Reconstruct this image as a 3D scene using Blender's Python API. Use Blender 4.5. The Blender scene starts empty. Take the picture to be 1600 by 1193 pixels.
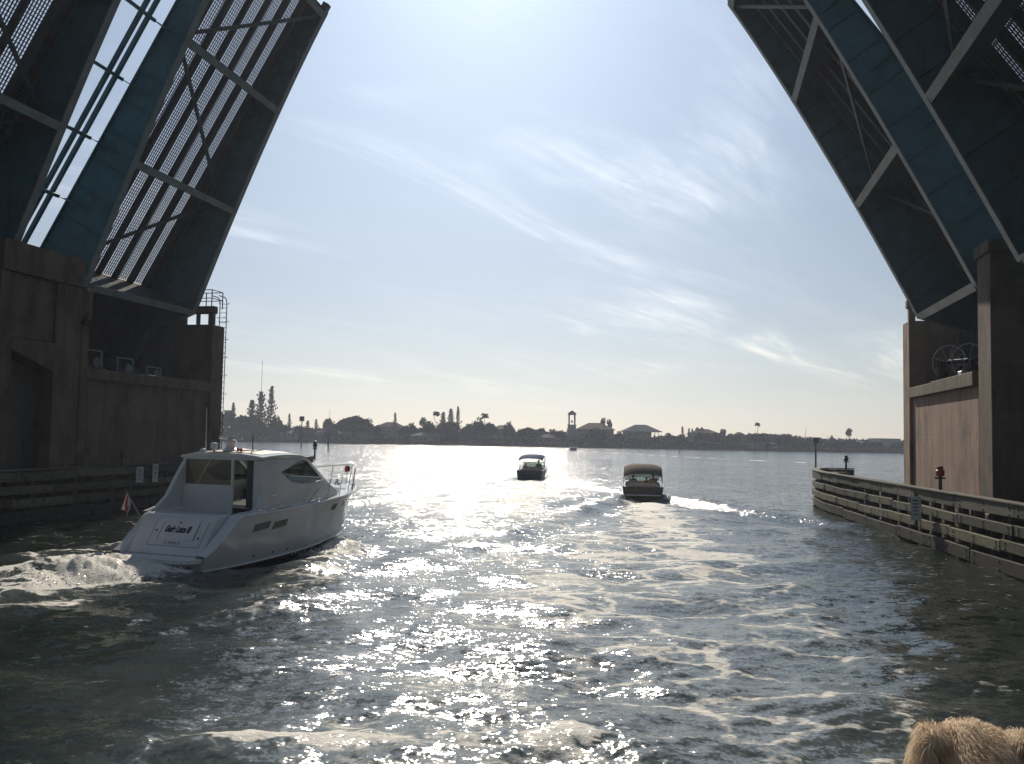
import bpy, bmesh, math, random
import numpy as np
from mathutils import Vector, Matrix, noise as mnoise

R = math.radians
S = bpy.context.scene
COL = S.collection
rng = random.Random(7)
nrng = np.random.RandomState(11)

# ------------------------------------------------------------------ camera, sky, sun, exposure
CAM_H = 4.2
cam_d = bpy.data.cameras.new("camera")
cam_d.sensor_width = 36.0
cam_d.lens = 1414.0 / 1600.0 * 36.0
cam_d.clip_start = 0.05
cam_d.clip_end = 5000
cam = bpy.data.objects.new("camera", cam_d)
COL.objects.link(cam)
cam.matrix_world = Matrix.Translation((0, 0, CAM_H)) @ Matrix.Rotation(R(90 + 3.42), 4, 'X') @ Matrix.Rotation(R(1.02), 4, 'Z')
S.camera = cam

SUN_EL, SUN_AZ = 31.0, -2.5          # azimuth clockwise from +Y
SKY_STRENGTH = 0.05
SUN_STRENGTH = 4.2
EXPOSURE = 0.24
VEIL, CLOUD, SKY_BASE = 1.52, 1.15, 0.5
world = bpy.data.worlds.new("World")
S.world = world
world.use_nodes = True
wn, wl = world.node_tree.nodes, world.node_tree.links
wn.clear()
w_out = wn.new('ShaderNodeOutputWorld')
w_bg = wn.new('ShaderNodeBackground')
w_bg.inputs['Strength'].default_value = SKY_STRENGTH
sky = wn.new('ShaderNodeTexSky')
sky.sky_type = 'NISHITA'
sky.sun_disc = False
sky.sun_elevation = R(SUN_EL)
sky.sun_rotation = R(SUN_AZ)
sky.altitude = 0
sky.air_density = 1.0
sky.dust_density = 0.4
sky.ozone_density = 2.0


def nmath(nt, op, a, b=None, c=None, clamp=False):
    n = nt.nodes.new('ShaderNodeMath')
    n.operation = op
    n.use_clamp = clamp
    for i, v in enumerate((a, b, c)):
        if v is None:
            continue
        if isinstance(v, (int, float)):
            n.inputs[i].default_value = v
        else:
            nt.links.new(v, n.inputs[i])
    return n.outputs[0]


def nmix(nt, fac, a, b):
    n = nt.nodes.new('ShaderNodeMix')
    n.data_type = 'RGBA'
    for sock, v in ((n.inputs[0], fac), (n.inputs[6], a), (n.inputs[7], b)):
        if isinstance(v, (int, float)):
            sock.default_value = v
        elif isinstance(v, tuple):
            sock.default_value = (*v, 1) if len(v) == 3 else v
        else:
            nt.links.new(v, sock)
    return n.outputs[2]


def nramp(nt, fac, p0, p1, smooth=True):
    n = nt.nodes.new('ShaderNodeMapRange')
    n.interpolation_type = 'SMOOTHSTEP' if smooth else 'LINEAR'
    n.inputs[1].default_value = p0
    n.inputs[2].default_value = p1
    nt.links.new(fac, n.inputs[0])
    return n.outputs[0]


def nnoise(nt, vec, scale, detail=4, rough=0.55, dist=0.0, out='Fac'):
    n = nt.nodes.new('ShaderNodeTexNoise')
    n.inputs['Scale'].default_value = scale
    n.inputs['Detail'].default_value = detail
    n.inputs['Roughness'].default_value = rough
    n.inputs['Distortion'].default_value = dist
    if vec is not None:
        nt.links.new(vec, n.inputs['Vector'])
    return n.outputs[out]


def nmap(nt, vec, loc=(0, 0, 0), rot=(0, 0, 0), scale=(1, 1, 1)):
    n = nt.nodes.new('ShaderNodeMapping')
    n.inputs['Location'].default_value = loc
    n.inputs['Rotation'].default_value = rot
    n.inputs['Scale'].default_value = scale
    nt.links.new(vec, n.inputs['Vector'])
    return n.outputs[0]


def build_sky_clouds():
    nt = world.node_tree
    tc = wn.new('ShaderNodeTexCoord')
    sep = wn.new('ShaderNodeSeparateXYZ')
    wl.new(tc.outputs['Generated'], sep.inputs[0])
    zz = nmath(nt, 'ADD', nmath(nt, 'MAXIMUM', sep.outputs[2], 0.0), 0.13)
    px = nmath(nt, 'DIVIDE', sep.outputs[0], zz)
    py = nmath(nt, 'DIVIDE', sep.outputs[1], zz)
    cmb = wn.new('ShaderNodeCombineXYZ')
    wl.new(px, cmb.inputs[0])
    wl.new(py, cmb.inputs[1])
    P = cmb.outputs[0]
    # thin cirrus over the whole dome: long wisps along one wind direction, broken into patches, with fine fibres
    Q = nmap(nt, P, rot=(0, 0, R(-47)))
    broad = nramp(nt, nnoise(nt, nmap(nt, Q, (7.1, 3.4, 0), scale=(0.55, 1.0, 1)), 1.0, 3, 0.5, 0.3), 0.40, 0.66)
    wisp = nramp(nt, nnoise(nt, nmap(nt, Q, (0.35, 2.1, 0), scale=(0.62, 1.55, 1)), 1.15, 8, 0.58, 0.9), 0.42, 0.76)
    fib = nnoise(nt, nmap(nt, Q, scale=(1.6, 9.0, 1)), 1.6, 8, 0.65, 0.5)
    m = nmath(nt, 'MULTIPLY', wisp, nmath(nt, 'MULTIPLY_ADD', broad, 0.95, 0.12))
    m = nmath(nt, 'MULTIPLY', m, nramp(nt, fib, 0.2, 0.75))
    m = nmath(nt, 'ADD', nmath(nt, 'MULTIPLY', m, 1.25), nmath(nt, 'MULTIPLY', broad, 0.06), clamp=True)
    hor = nramp(nt, sep.outputs[2], 0.0, 0.10)
    m = nmath(nt, 'MULTIPLY', m, hor)
    # high thin haze and ice cloud scatter sunlight forward: a broad white glow round the sun, paler towards the horizon
    dv = wn.new('ShaderNodeVectorMath')
    dv.operation = 'DOT_PRODUCT'
    wl.new(tc.outputs['Generated'], dv.inputs[0])
    dv.inputs[1].default_value = (math.sin(R(SUN_AZ)) * math.cos(R(SUN_EL)), math.cos(R(SUN_AZ)) * math.cos(R(SUN_EL)), math.sin(R(SUN_EL)))

    def hg(gg, k):
        den = nmath(nt, 'POWER', nmath(nt, 'MULTIPLY_ADD', dv.outputs['Value'], -2 * gg, 1 + gg * gg), 1.5)
        return nmath(nt, 'DIVIDE', k * (1 - gg * gg), den)
    ph = nmath(nt, 'ADD', hg(0.52, VEIL), hg(0.86, VEIL * 0.04))
    low = nmath(nt, 'POWER', nmath(nt, 'SUBTRACT', 1.0, nmath(nt, 'MAXIMUM', sep.outputs[2], 0.0)), 7.0)
    ph = nmath(nt, 'MULTIPLY', ph, nmath(nt, 'MULTIPLY_ADD', low, 0.72, 0.85))
    ph = nmath(nt, 'MULTIPLY', ph, nmath(nt, 'MULTIPLY_ADD', m, CLOUD, 1.0))
    vc = wn.new('ShaderNodeCombineColor')
    # blue overhead, creamy low down; cloud itself is white
    wht = nmath(nt, 'ADD', nmath(nt, 'MULTIPLY', low, 1.0), nmath(nt, 'MULTIPLY', m, 0.8), clamp=True)
    for i, (ka, kb) in enumerate(((0.76, 1.05), (0.965, 1.01), (1.25, 0.93))):
        wl.new(nmath(nt, 'MULTIPLY', ph, nmath(nt, 'MULTIPLY_ADD', wht, kb - ka, ka)), vc.inputs[i])
    add = wn.new('ShaderNodeMix')
    add.data_type = 'RGBA'
    add.blend_type = 'ADD'
    add.inputs[0].default_value = 1.0
    hs = wn.new('ShaderNodeHueSaturation')
    hs.inputs['Saturation'].default_value = 0.9
    hs.inputs['Value'].default_value = SKY_BASE
    wl.new(sky.outputs[0], hs.inputs['Color'])
    wl.new(hs.outputs[0], add.inputs[6])
    wl.new(vc.outputs[0], add.inputs[7])
    mixed = add.outputs[2]
    wl.new(mixed, w_bg.inputs['Color'])
    wl.new(w_bg.outputs[0], w_out.inputs['Surface'])


build_sky_clouds()

sun_d = bpy.data.lights.new("sun", 'SUN')
sun_d.energy = SUN_STRENGTH
sun_d.angle = R(0.53)
sun_d.color = (1.0, 0.90, 0.76)
sun = bpy.data.objects.new("sun", sun_d)
COL.objects.link(sun)
sd = Vector((math.sin(R(SUN_AZ)) * math.cos(R(SUN_EL)), math.cos(R(SUN_AZ)) * math.cos(R(SUN_EL)), math.sin(R(SUN_EL))))
sun.rotation_euler = sd.to_track_quat('Z', 'Y').to_euler()
sun.location = (0, 0, 60)

S.view_settings.view_transform = 'Standard'
S.view_settings.look = 'None'
S.view_settings.gamma = 1
S.view_settings.use_curve_mapping = False
S.view_settings.exposure = EXPOSURE
S.cycles.use_denoising = True
S.cycles.max_bounces = 6
S.cycles.diffuse_bounces = 3
S.cycles.glossy_bounces = 3
S.cycles.transmission_bounces = 4
S.cycles.transparent_max_bounces = 12
S.cycles.volume_bounces = 1
S.cycles.sample_clamp_indirect = 6.0
S.cycles.caustics_reflective = False
S.cycles.caustics_refractive = False


# ------------------------------------------------------------------ helpers
def mat(name, col, rough=0.6, metal=0.0, var=0.0, vscale=3.0, col2=None, stretch=(1, 1, 1), bump=0.0, bscale=20.0,
        spec=0.5, detail=5, var2=0.0, v2scale=20.0):
    m = bpy.data.materials.new(name)
    m.use_nodes = True
    nt = m.node_tree
    b = nt.nodes['Principled BSDF']
    b.inputs['Base Color'].default_value = (*col, 1)
    b.inputs['Roughness'].default_value = rough
    b.inputs['Metallic'].default_value = metal
    b.inputs['Specular IOR Level'].default_value = spec
    if var > 0 or bump > 0:
        tc = nt.nodes.new('ShaderNodeTexCoord')
        vec = nmap(nt, tc.outputs['Object'], scale=stretch)
    if var > 0:
        c2 = col2 or tuple(c * (1 - var) for c in col)
        f = nramp(nt, nnoise(nt, vec, vscale, detail, 0.6), 0.35, 0.68)
        c = nmix(nt, f, col, c2)
        if var2 > 0:
            f2 = nramp(nt, nnoise(nt, vec, v2scale, 4, 0.6), 0.3, 0.7)
            c = nmix(nt, nmath(nt, 'MULTIPLY', f2, var2), c, tuple(x * 0.45 for x in col))
        nt.links.new(c, b.inputs['Base Color'])
    if bump > 0:
        bn = nt.nodes.new('ShaderNodeBump')
        bn.inputs['Strength'].default_value = 0.6
        bn.inputs['Distance'].default_value = bump
        nt.links.new(nnoise(nt, vec, bscale, 4), bn.inputs['Height'])
        nt.links.new(bn.outputs[0], b.inputs['Normal'])
    return m


class MB:
    def __init__(self):
        self.v, self.f = [], []

    def add(self, vs, fs):
        o = len(self.v)
        self.v += [tuple(v) for v in vs]
        self.f += [tuple(i + o for i in f) for f in fs]
        return self

    def hexa(self, c):
        # c: 8 corners, bottom ring 0-3 then top ring 4-7
        return self.add(c, [(3, 2, 1, 0), (4, 5, 6, 7), (0, 1, 5, 4), (1, 2, 6, 5), (2, 3, 7, 6), (3, 0, 4, 7)])

    def box(self, x0, x1, y0, y1, z0, z1):
        return self.hexa([(x0, y0, z0), (x1, y0, z0), (x1, y1, z0), (x0, y1, z0),
                          (x0, y0, z1), (x1, y0, z1), (x1, y1, z1), (x0, y1, z1)])

    def beam(self, p0, p1, w, h, up=(0, 0, 1)):
        p0, p1, up = Vector(p0), Vector(p1), Vector(up)
        d = (p1 - p0).normalized()
        s = d.cross(up)
        if s.length < 1e-4:
            s = d.cross(Vector((1, 0, 0)))
        s.normalize()
        n = s.cross(d)
        a, b = s * w / 2, n * h / 2
        return self.hexa([p0 - a - b, p0 + a - b, p1 + a - b, p1 - a - b, p0 - a + b, p0 + a + b, p1 + a + b, p1 - a + b])

    def tube(self, path, r, n=6, cap=True):
        path = [Vector(p) for p in path]
        rs = r if isinstance(r, (list, tuple)) else [r] * len(path)
        rings = []
        prev = None
        for i, p in enumerate(path):
            d = (path[min(i + 1, len(path) - 1)] - path[max(i - 1, 0)]).normalized()
            s = d.cross(Vector((0, 0, 1)))
            if s.length < 1e-3:
                s = d.cross(Vector((1, 0, 0))) if prev is None else prev - d * prev.dot(d)
            s.normalize()
            prev = s
            t = s.cross(d)
            rings.append([p + (s * math.cos(a) + t * math.sin(a)) * rs[i] for a in (2 * math.pi * k / n for k in range(n))])
        return self.loft(rings, True, cap)

    def loft(self, rings, closed=False, cap=False):
        n = len(rings[0])
        vs = [v for r in rings for v in r]
        fs = []
        for i in range(len(rings) - 1):
            for k in range(n if closed else n - 1):
                k2 = (k + 1) % n
                fs.append((i * n + k, i * n + k2, (i + 1) * n + k2, (i + 1) * n + k))
        if cap:
            fs.append(tuple(range(n))[::-1])
            fs.append(tuple((len(rings) - 1) * n + k for k in range(n)))
        return self.add(vs, fs)

    def lathe(self, prof, n=10, c=(0, 0, 0), ax='Z'):
        rings = []
        for r, z in prof:
            ring = []
            for k in range(n):
                a = 2 * math.pi * k / n
                x, y = r * math.cos(a), r * math.sin(a)
                p = (x, y, z) if ax == 'Z' else ((z, x, y) if ax == 'X' else (x, z, y))
                ring.append((p[0] + c[0], p[1] + c[1], p[2] + c[2]))
            rings.append(ring)
        return self.loft(rings, True, True)

    def prism(self, poly, a, b, axis='Y'):
        # poly: list of 2d points; extruded from a to b along the axis
        n = len(poly)

        def P(p, t):
            return (p[0], t, p[1]) if axis == 'Y' else ((t, p[0], p[1]) if axis == 'X' else (p[0], p[1], t))
        vs = [P(p, a) for p in poly] + [P(p, b) for p in poly]
        fs = [tuple(range(n)), tuple(range(2 * n - 1, n - 1, -1))]
        fs += [(i, (i + 1) % n, n + (i + 1) % n, n + i) for i in range(n)]
        return self.add(vs, fs)

    def ball(self, c, r, nu=10, nv=6):
        rx, ry, rz = (r, r, r) if isinstance(r, (int, float)) else r
        rings = []
        for j in range(nv + 1):
            a = -math.pi / 2 + math.pi * j / nv
            ca = max(math.cos(a), 0.02)
            rings.append([(c[0] + rx * ca * math.cos(2 * math.pi * k / nu), c[1] + ry * ca * math.sin(2 * math.pi * k / nu),
                           c[2] + rz * math.sin(a)) for k in range(nu)])
        return self.loft(rings, True, True)

    def mesh(self, name, m=None, smooth=False, bevel=0.0):
        me = bpy.data.meshes.new(name)
        me.from_pydata(self.v, [], self.f)
        bm = bmesh.new()
        bm.from_mesh(me)
        bmesh.ops.recalc_face_normals(bm, faces=bm.faces)
        if bevel > 0:
            bmesh.ops.bevel(bm, geom=[e for e in bm.edges], offset=bevel, segments=1, affect='EDGES', clamp_overlap=True)
        bm.to_mesh(me)
        bm.free()
        if m:
            me.materials.append(m)
        if smooth:
            me.polygons.foreach_set('use_smooth', [True] * len(me.polygons))
            try:
                me.set_sharp_from_angle(angle=R(40))
            except Exception:
                pass
        return me


def obj(name, me, parent=None):
    o = bpy.data.objects.new(name, me)
    COL.objects.link(o)
    if parent is not None:
        o.parent = parent
    return o


def part(name, mb, m, parent, smooth=False, bevel=0.0, label=None, kind=None):
    o = obj(name, mb.mesh(name, m, smooth, bevel), parent)
    if label:
        o['label'] = label
    if kind:
        o['kind'] = kind
    return o


def thing(name, label, cat, loc=(0, 0, 0), rz=0.0, group=None):
    o = obj(name, None)
    o.empty_display_size = 0.3
    o.location = loc
    o.rotation_euler = (0, 0, rz)
    return tag(o, label, cat, group)


def tag(o, label, cat, group=None):
    o['label'] = label
    o['category'] = cat
    if group:
        o['group'] = group
    return o


def copy_tree(o, parent=None):
    c = o.copy()
    COL.objects.link(c)
    if parent is not None:
        c.parent = parent
    for ch in list(o.children):
        copy_tree(ch, c)
    return c


def text_mesh(txt, size, shear=0.0, extrude=0.004, bold=0.0):
    cu = bpy.data.curves.new('lettering', 'FONT')
    cu.body = txt
    cu.size = size
    cu.shear = shear
    cu.extrude = extrude
    cu.offset = bold
    cu.align_x, cu.align_y = 'CENTER', 'CENTER'
    t = bpy.data.objects.new('lettering', cu)
    COL.objects.link(t)
    dg = bpy.context.evaluated_depsgraph_get()
    me = bpy.data.meshes.new_from_object(t.evaluated_get(dg))
    bpy.data.objects.remove(t)
    return me


def skin_mesh(verts, radii, edges, name, sub=2, root=0):
    me = bpy.data.meshes.new(name)
    me.from_pydata(verts, edges, [])
    o = bpy.data.objects.new(name, me)
    COL.objects.link(o)
    md = o.modifiers.new('skin', 'SKIN')
    md.use_smooth_shade = True
    for i, sv in enumerate(me.skin_vertices[0].data):
        r = radii[i]
        sv.radius = (r, r) if isinstance(r, (int, float)) else r
        sv.use_root = (i == root)
    sb = o.modifiers.new('sub', 'SUBSURF')
    sb.levels = sb.render_levels = sub
    dg = bpy.context.evaluated_depsgraph_get()
    out = bpy.data.meshes.new_from_object(o.evaluated_get(dg))
    bpy.data.objects.remove(o)
    out.polygons.foreach_set('use_smooth', [True] * len(out.polygons))
    return out


# ------------------------------------------------------------------ materials
M = {}
M['steel'] = mat('teal_bridge_paint', (0.06, 0.185, 0.23), 0.5, var=0.35, vscale=0.5, col2=(0.042, 0.13, 0.17), bump=0.012, bscale=3, var2=0.55, v2scale=1.3)


def rusty(m, amount):
    nt = m.node_tree
    b = nt.nodes['Principled BSDF']
    src = b.inputs['Base Color'].links[0].from_socket
    tc = nt.nodes.new('ShaderNodeTexCoord')
    st = nnoise(nt, nmap(nt, tc.outputs['Object'], scale=(1.0, 2.2, 0.22)), 1.1, 7, 0.65, 0.2)
    f = nmath(nt, 'MULTIPLY', nramp(nt, st, 0.56, 0.72), amount)
    nt.links.new(nmix(nt, f, src, (0.085, 0.045, 0.028)), b.inputs['Base Color'])


rusty(M['steel'], 0.6)
M['steel_pale'] = mat('water_lit_flange_paint', (0.20, 0.24, 0.25), 0.55, var=0.3, vscale=0.8, col2=(0.13, 0.165, 0.175), var2=0.3, v2scale=4)  # paler copy of the bridge paint; light off the water put into colour
M['steel_dark'] = mat('shade_dark_underside_paint', (0.055, 0.075, 0.085), 0.6, var=0.3, vscale=0.7, col2=(0.055, 0.05, 0.048))  # darker copy of the bridge paint; shade under the deck put into colour
rusty(M['steel_pale'], 0.5)
rusty(M['steel_dark'], 0.6)
M['grate'] = mat('grating_steel', (0.11, 0.11, 0.115), 0.5, 0.4, var=0.3, vscale=2)


def concrete(name, c1, c2, streak):
    m = bpy.data.materials.new(name)
    m.use_nodes = True
    nt = m.node_tree
    b = nt.nodes['Principled BSDF']
    b.inputs['Roughness'].default_value = 0.88
    b.inputs['Specular IOR Level'].default_value = 0.25
    tc = nt.nodes.new('ShaderNodeTexCoord')
    P = tc.outputs['Object']
    a = nramp(nt, nnoise(nt, P, 0.5, 6, 0.6), 0.35, 0.7)
    st = nramp(nt, nnoise(nt, nmap(nt, P, scale=(0.9, 0.9, 0.13)), 1.3, 6, 0.6, 0.5), 0.42, 0.72)
    fn = nnoise(nt, P, 9.0, 6, 0.65)
    c = nmix(nt, a, c1, c2)
    c = nmix(nt, nmath(nt, 'MULTIPLY', st, 0.6), c, streak)
    c = nmix(nt, nmath(nt, 'MULTIPLY', nramp(nt, fn, 0.45, 0.8), 0.35), c, tuple(x * 0.55 for x in c2))
    bl = nramp(nt, nnoise(nt, nmap(nt, P, scale=(0.6, 0.6, 0.35)), 0.9, 7, 0.7, 0.4), 0.5, 0.66)
    c = nmix(nt, nmath(nt, 'MULTIPLY', bl, 0.5), c, tuple(x * 0.5 for x in streak))
    # tide stain near the water line
    sep = nt.nodes.new('ShaderNodeSeparateXYZ')
    geo = nt.nodes.new('ShaderNodeNewGeometry')
    nt.links.new(geo.outputs['Position'], sep.inputs[0])
    zz = nmath(nt, 'ADD', sep.outputs[2], nmath(nt, 'MULTIPLY', nnoise(nt, P, 1.4, 4), -0.8))
    tide = nmath(nt, 'SUBTRACT', 1.0, nramp(nt, zz, 0.2, 1.1))
    c = nmix(nt, nmath(nt, 'MULTIPLY', tide, 0.8), c, (0.035, 0.035, 0.026))
    nt.links.new(c, b.inputs['Base Color'])
    bn = nt.nodes.new('ShaderNodeBump')
    bn.inputs['Strength'].default_value = 0.5
    bn.inputs['Distance'].default_value = 0.03
    nt.links.new(fn, bn.inputs['Height'])
    nt.links.new(bn.outputs[0], b.inputs['Normal'])
    return m


M['conc_l'] = concrete('shade_dark_stained_concrete', (0.155, 0.122, 0.092), (0.10, 0.078, 0.06), (0.05, 0.042, 0.033))  # stained concrete darkened for unlit faces; their shade is in the colour
M['conc_r'] = concrete('sun_tinted_stained_concrete', (0.32, 0.215, 0.155), (0.24, 0.158, 0.115), (0.11, 0.085, 0.07))  # stained concrete tinted pinkish; grazing sunlight is put into the colour
M['conc_dk'] = concrete('shade_dark_pit_concrete', (0.11, 0.10, 0.09), (0.08, 0.075, 0.07), (0.05, 0.045, 0.04))  # darker concrete copy; shade of the pit and recesses put into its colour


def timber(name, c1, c2, algae):
    m = bpy.data.materials.new(name)
    m.use_nodes = True
    nt = m.node_tree
    b = nt.nodes['Principled BSDF']
    b.inputs['Roughness'].default_value = 0.85
    b.inputs['Specular IOR Level'].default_value = 0.25
    tc = nt.nodes.new('ShaderNodeTexCoord')
    info = nt.nodes.new('ShaderNodeObjectInfo')
    geo = nt.nodes.new('ShaderNodeNewGeometry')
    P = geo.outputs['Position']
    gr = nnoise(nt, nmap(nt, P, scale=(0.8, 0.8, 14)), 1.6, 6, 0.65)
    blot = nnoise(nt, nmap(nt, P, scale=(1, 1, 1.6)), 1.1, 6, 0.65)
    c = nmix(nt, nramp(nt, gr, 0.35, 0.65), c1, c2)
    c = nmix(nt, nmath(nt, 'MULTIPLY', nramp(nt, blot, 0.42, 0.62), algae[1]), c, algae[0])
    c = nmix(nt, nmath(nt, 'MULTIPLY', nramp(nt, nnoise(nt, P, 2.6, 5, 0.7), 0.55, 0.7), 0.75), c, (0.02, 0.019, 0.016))
    hsv = nt.nodes.new('ShaderNodeHueSaturation')
    nt.links.new(c, hsv.inputs['Color'])
    nt.links.new(nmath(nt, 'MULTIPLY_ADD', info.outputs['Random'], 0.75, 0.45), hsv.inputs['Value'])
    sep = nt.nodes.new('ShaderNodeSeparateXYZ')
    nt.links.new(P, sep.inputs[0])
    zz = nmath(nt, 'ADD', sep.outputs[2], nmath(nt, 'MULTIPLY', blot, -0.7))
    tide = nmath(nt, 'SUBTRACT', 1.0, nramp(nt, zz, -0.15, 0.6))
    c = nmix(nt, nmath(nt, 'MULTIPLY', tide, 0.85), hsv.outputs[0], (0.018, 0.017, 0.012))
    nt.links.new(c, b.inputs['Base Color'])
    bn = nt.nodes.new('ShaderNodeBump')
    bn.inputs['Strength'].default_value = 0.7
    bn.inputs['Distance'].default_value = 0.02
    nt.links.new(gr, bn.inputs['Height'])
    nt.links.new(bn.outputs[0], b.inputs['Normal'])
    return m


M['wood_top'] = timber('weathered_top_timber', (0.150, 0.139, 0.116), (0.098, 0.090, 0.075), ((0.085, 0.09, 0.05), 0.6))
M['wood_mid'] = timber('algae_timber', (0.137, 0.126, 0.108), (0.086, 0.079, 0.068), ((0.12, 0.125, 0.06), 0.85))
M['wood_yel'] = timber('yellow_green_timber', (0.196, 0.178, 0.119), (0.111, 0.104, 0.068), ((0.13, 0.135, 0.06), 0.75))
M['wood_low'] = timber('wet_low_timber', (0.104, 0.080, 0.060), (0.048, 0.040, 0.032), ((0.05, 0.05, 0.03), 0.8))
M['wood_dark'] = timber('dark_post_timber', (0.14, 0.13, 0.105), (0.09, 0.08, 0.065), ((0.08, 0.085, 0.045), 0.7))

M['gel'] = mat('white_gelcoat', (0.70, 0.69, 0.68), 0.14, var=0.06, vscale=1.2, col2=(0.63, 0.62, 0.61))
M['gel_tan'] = mat('cream_nonskid', (0.74, 0.68, 0.56), 0.6, var=0.1, vscale=6, bump=0.002, bscale=60)
M['chrome'] = mat('stainless_steel', (0.62, 0.62, 0.64), 0.18, 1.0, var=0.1, vscale=4)
M['black'] = mat('black_rubber', (0.02, 0.02, 0.022), 0.45, var=0.2, vscale=5)
M['navy'] = mat('navy_lettering', (0.012, 0.014, 0.04), 0.4, var=0.1, vscale=5)
M['greytext'] = mat('grey_lettering', (0.16, 0.16, 0.17), 0.4, var=0.1, vscale=5)
M['vent'] = mat('brownish_vent_grille', (0.17, 0.155, 0.14), 0.5, var=0.3, vscale=8)
M['antifoul'] = mat('dark_bottom_paint', (0.02, 0.022, 0.03), 0.5, var=0.2, vscale=3)
M['cushion'] = mat('tan_vinyl', (0.40, 0.34, 0.24), 0.5, var=0.2, vscale=4)
M['red'] = mat('red_paint', (0.32, 0.025, 0.02), 0.5, var=0.2, vscale=5)
M['redcloth'] = mat('red_cloth', (0.45, 0.03, 0.03), 0.8, var=0.2, vscale=20)
M['whitecloth'] = mat('white_cloth', (0.72, 0.70, 0.68), 0.8, var=0.1, vscale=20)
M['bluecloth'] = mat('blue_canvas', (0.03, 0.05, 0.17), 0.8, spec=0.05, var=0.3, vscale=6)
M['tancloth'] = mat('tan_canvas', (0.19, 0.155, 0.125), 0.85, spec=0.05, var=0.25, vscale=6)
M['darkhull'] = mat('dark_blue_hull', (0.025, 0.03, 0.05), 0.3, var=0.2, vscale=3)
M['skin'] = mat('skin', (0.36, 0.21, 0.14), 0.55, var=0.1, vscale=10)
M['hair'] = mat('dark_hair', (0.03, 0.02, 0.015), 0.6, var=0.2, vscale=30)
M['shirt_red'] = mat('red_shirt', (0.22, 0.045, 0.04), 0.85, var=0.2, vscale=15)
M['shirt_dark'] = mat('dark_shirt', (0.03, 0.032, 0.04), 0.85, var=0.2, vscale=15)
M['shirt_white'] = mat('white_shirt', (0.6, 0.6, 0.58), 0.85, var=0.1, vscale=15)
M['shorts'] = mat('khaki_shorts', (0.20, 0.17, 0.12), 0.85, var=0.2, vscale=15)
M['sign_white'] = mat('faded_white_sign', (0.50, 0.50, 0.47), 0.6, var=0.25, vscale=5)
M['sign_grey'] = mat('pale_grey_sign', (0.42, 0.45, 0.44), 0.6, var=0.2, vscale=5)
M['ink'] = mat('dark_print', (0.06, 0.06, 0.06), 0.6, var=0.2, vscale=10)
M['darkmetal'] = mat('dark_metal', (0.05, 0.05, 0.055), 0.45, 0.5, var=0.3, vscale=4)
M['galv'] = mat('galvanised_metal', (0.40, 0.42, 0.44), 0.4, 0.7, var=0.3, vscale=5)
M['reel'] = mat('pale_blue_reel_paint', (0.30, 0.37, 0.45), 0.6, var=0.3, vscale=4)
M['bark'] = mat('bark', (0.085, 0.07, 0.055), 0.9, var=0.4, vscale=3)


def leaf_mat(name, c1, c2):
    m = bpy.data.materials.new(name)
    m.use_nodes = True
    nt = m.node_tree
    b = nt.nodes['Principled BSDF']
    b.inputs['Roughness'].default_value = 0.95
    b.inputs['Specular IOR Level'].default_value = 0.0
    tc = nt.nodes.new('ShaderNodeTexCoord')
    info = nt.nodes.new('ShaderNodeObjectInfo')
    f = nramp(nt, nnoise(nt, tc.outputs['Object'], 0.7, 4), 0.35, 0.65)
    c = nmix(nt, f, c1, c2)
    h = nt.nodes.new('ShaderNodeHueSaturation')
    nt.links.new(c, h.inputs['Color'])
    nt.links.new(nmath(nt, 'MULTIPLY_ADD', info.outputs['Random'], 0.5, 0.75), h.inputs['Value'])
    nt.links.new(h.outputs[0], b.inputs['Base Color'])
    return m


M['leaf'] = leaf_mat('broadleaf_foliage', (0.022, 0.03, 0.016), (0.034, 0.042, 0.022))
M['needle'] = leaf_mat('needle_foliage', (0.02, 0.028, 0.016), (0.03, 0.038, 0.022))
M['palm'] = leaf_mat('palm_foliage', (0.024, 0.032, 0.018), (0.036, 0.044, 0.026))
M['ground'] = mat('grassy_shore', (0.04, 0.045, 0.028), 0.95, spec=0.0, var=0.4, vscale=0.1, col2=(0.075, 0.07, 0.05))
M['seawall'] = mat('seawall_concrete', (0.08, 0.077, 0.07), 0.95, spec=0.1, var=0.4, vscale=0.4)
M['stucco'] = mat('pale_stucco', (0.42, 0.39, 0.34), 0.9, var=0.15, vscale=0.8)
M['stucco_w'] = mat('white_stucco', (0.70, 0.69, 0.66), 0.9, var=0.1, vscale=0.8)
M['stucco_t'] = mat('tan_stucco', (0.36, 0.28, 0.21), 0.9, var=0.15, vscale=0.8)
M['roof_br'] = mat('brown_tile_roof', (0.13, 0.085, 0.065), 0.95, spec=0.1, var=0.3, vscale=1.2)
M['roof_gr'] = mat('grey_shingle_roof', (0.16, 0.16, 0.165), 0.95, spec=0.1, var=0.3, vscale=1.2)
M['winglass'] = mat('dark_window_glass', (0.03, 0.035, 0.04), 0.1, var=0.1, vscale=1)


def glass_mat(name, tint, mixf, rough=0.03):
    m = bpy.data.materials.new(name)
    m.use_nodes = True
    nt = m.node_tree
    nt.nodes.clear()
    o = nt.nodes.new('ShaderNodeOutputMaterial')
    tr = nt.nodes.new('ShaderNodeBsdfTransparent')
    tr.inputs[0].default_value = (*tint, 1)
    gl = nt.nodes.new('ShaderNodeBsdfGlossy')
    gl.inputs['Roughness'].default_value = rough
    fr = nt.nodes.new('ShaderNodeFresnel')
    fr.inputs[0].default_value = 1.5
    mx = nt.nodes.new('ShaderNodeMixShader')
    nt.links.new(nmath(nt, 'MULTIPLY_ADD', fr.outputs[0], mixf, 0.03, clamp=True), mx.inputs[0])
    nt.links.new(tr.outputs[0], mx.inputs[1])
    nt.links.new(gl.outputs[0], mx.inputs[2])
    nt.links.new(mx.outputs[0], o.inputs[0])
    return m


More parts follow.
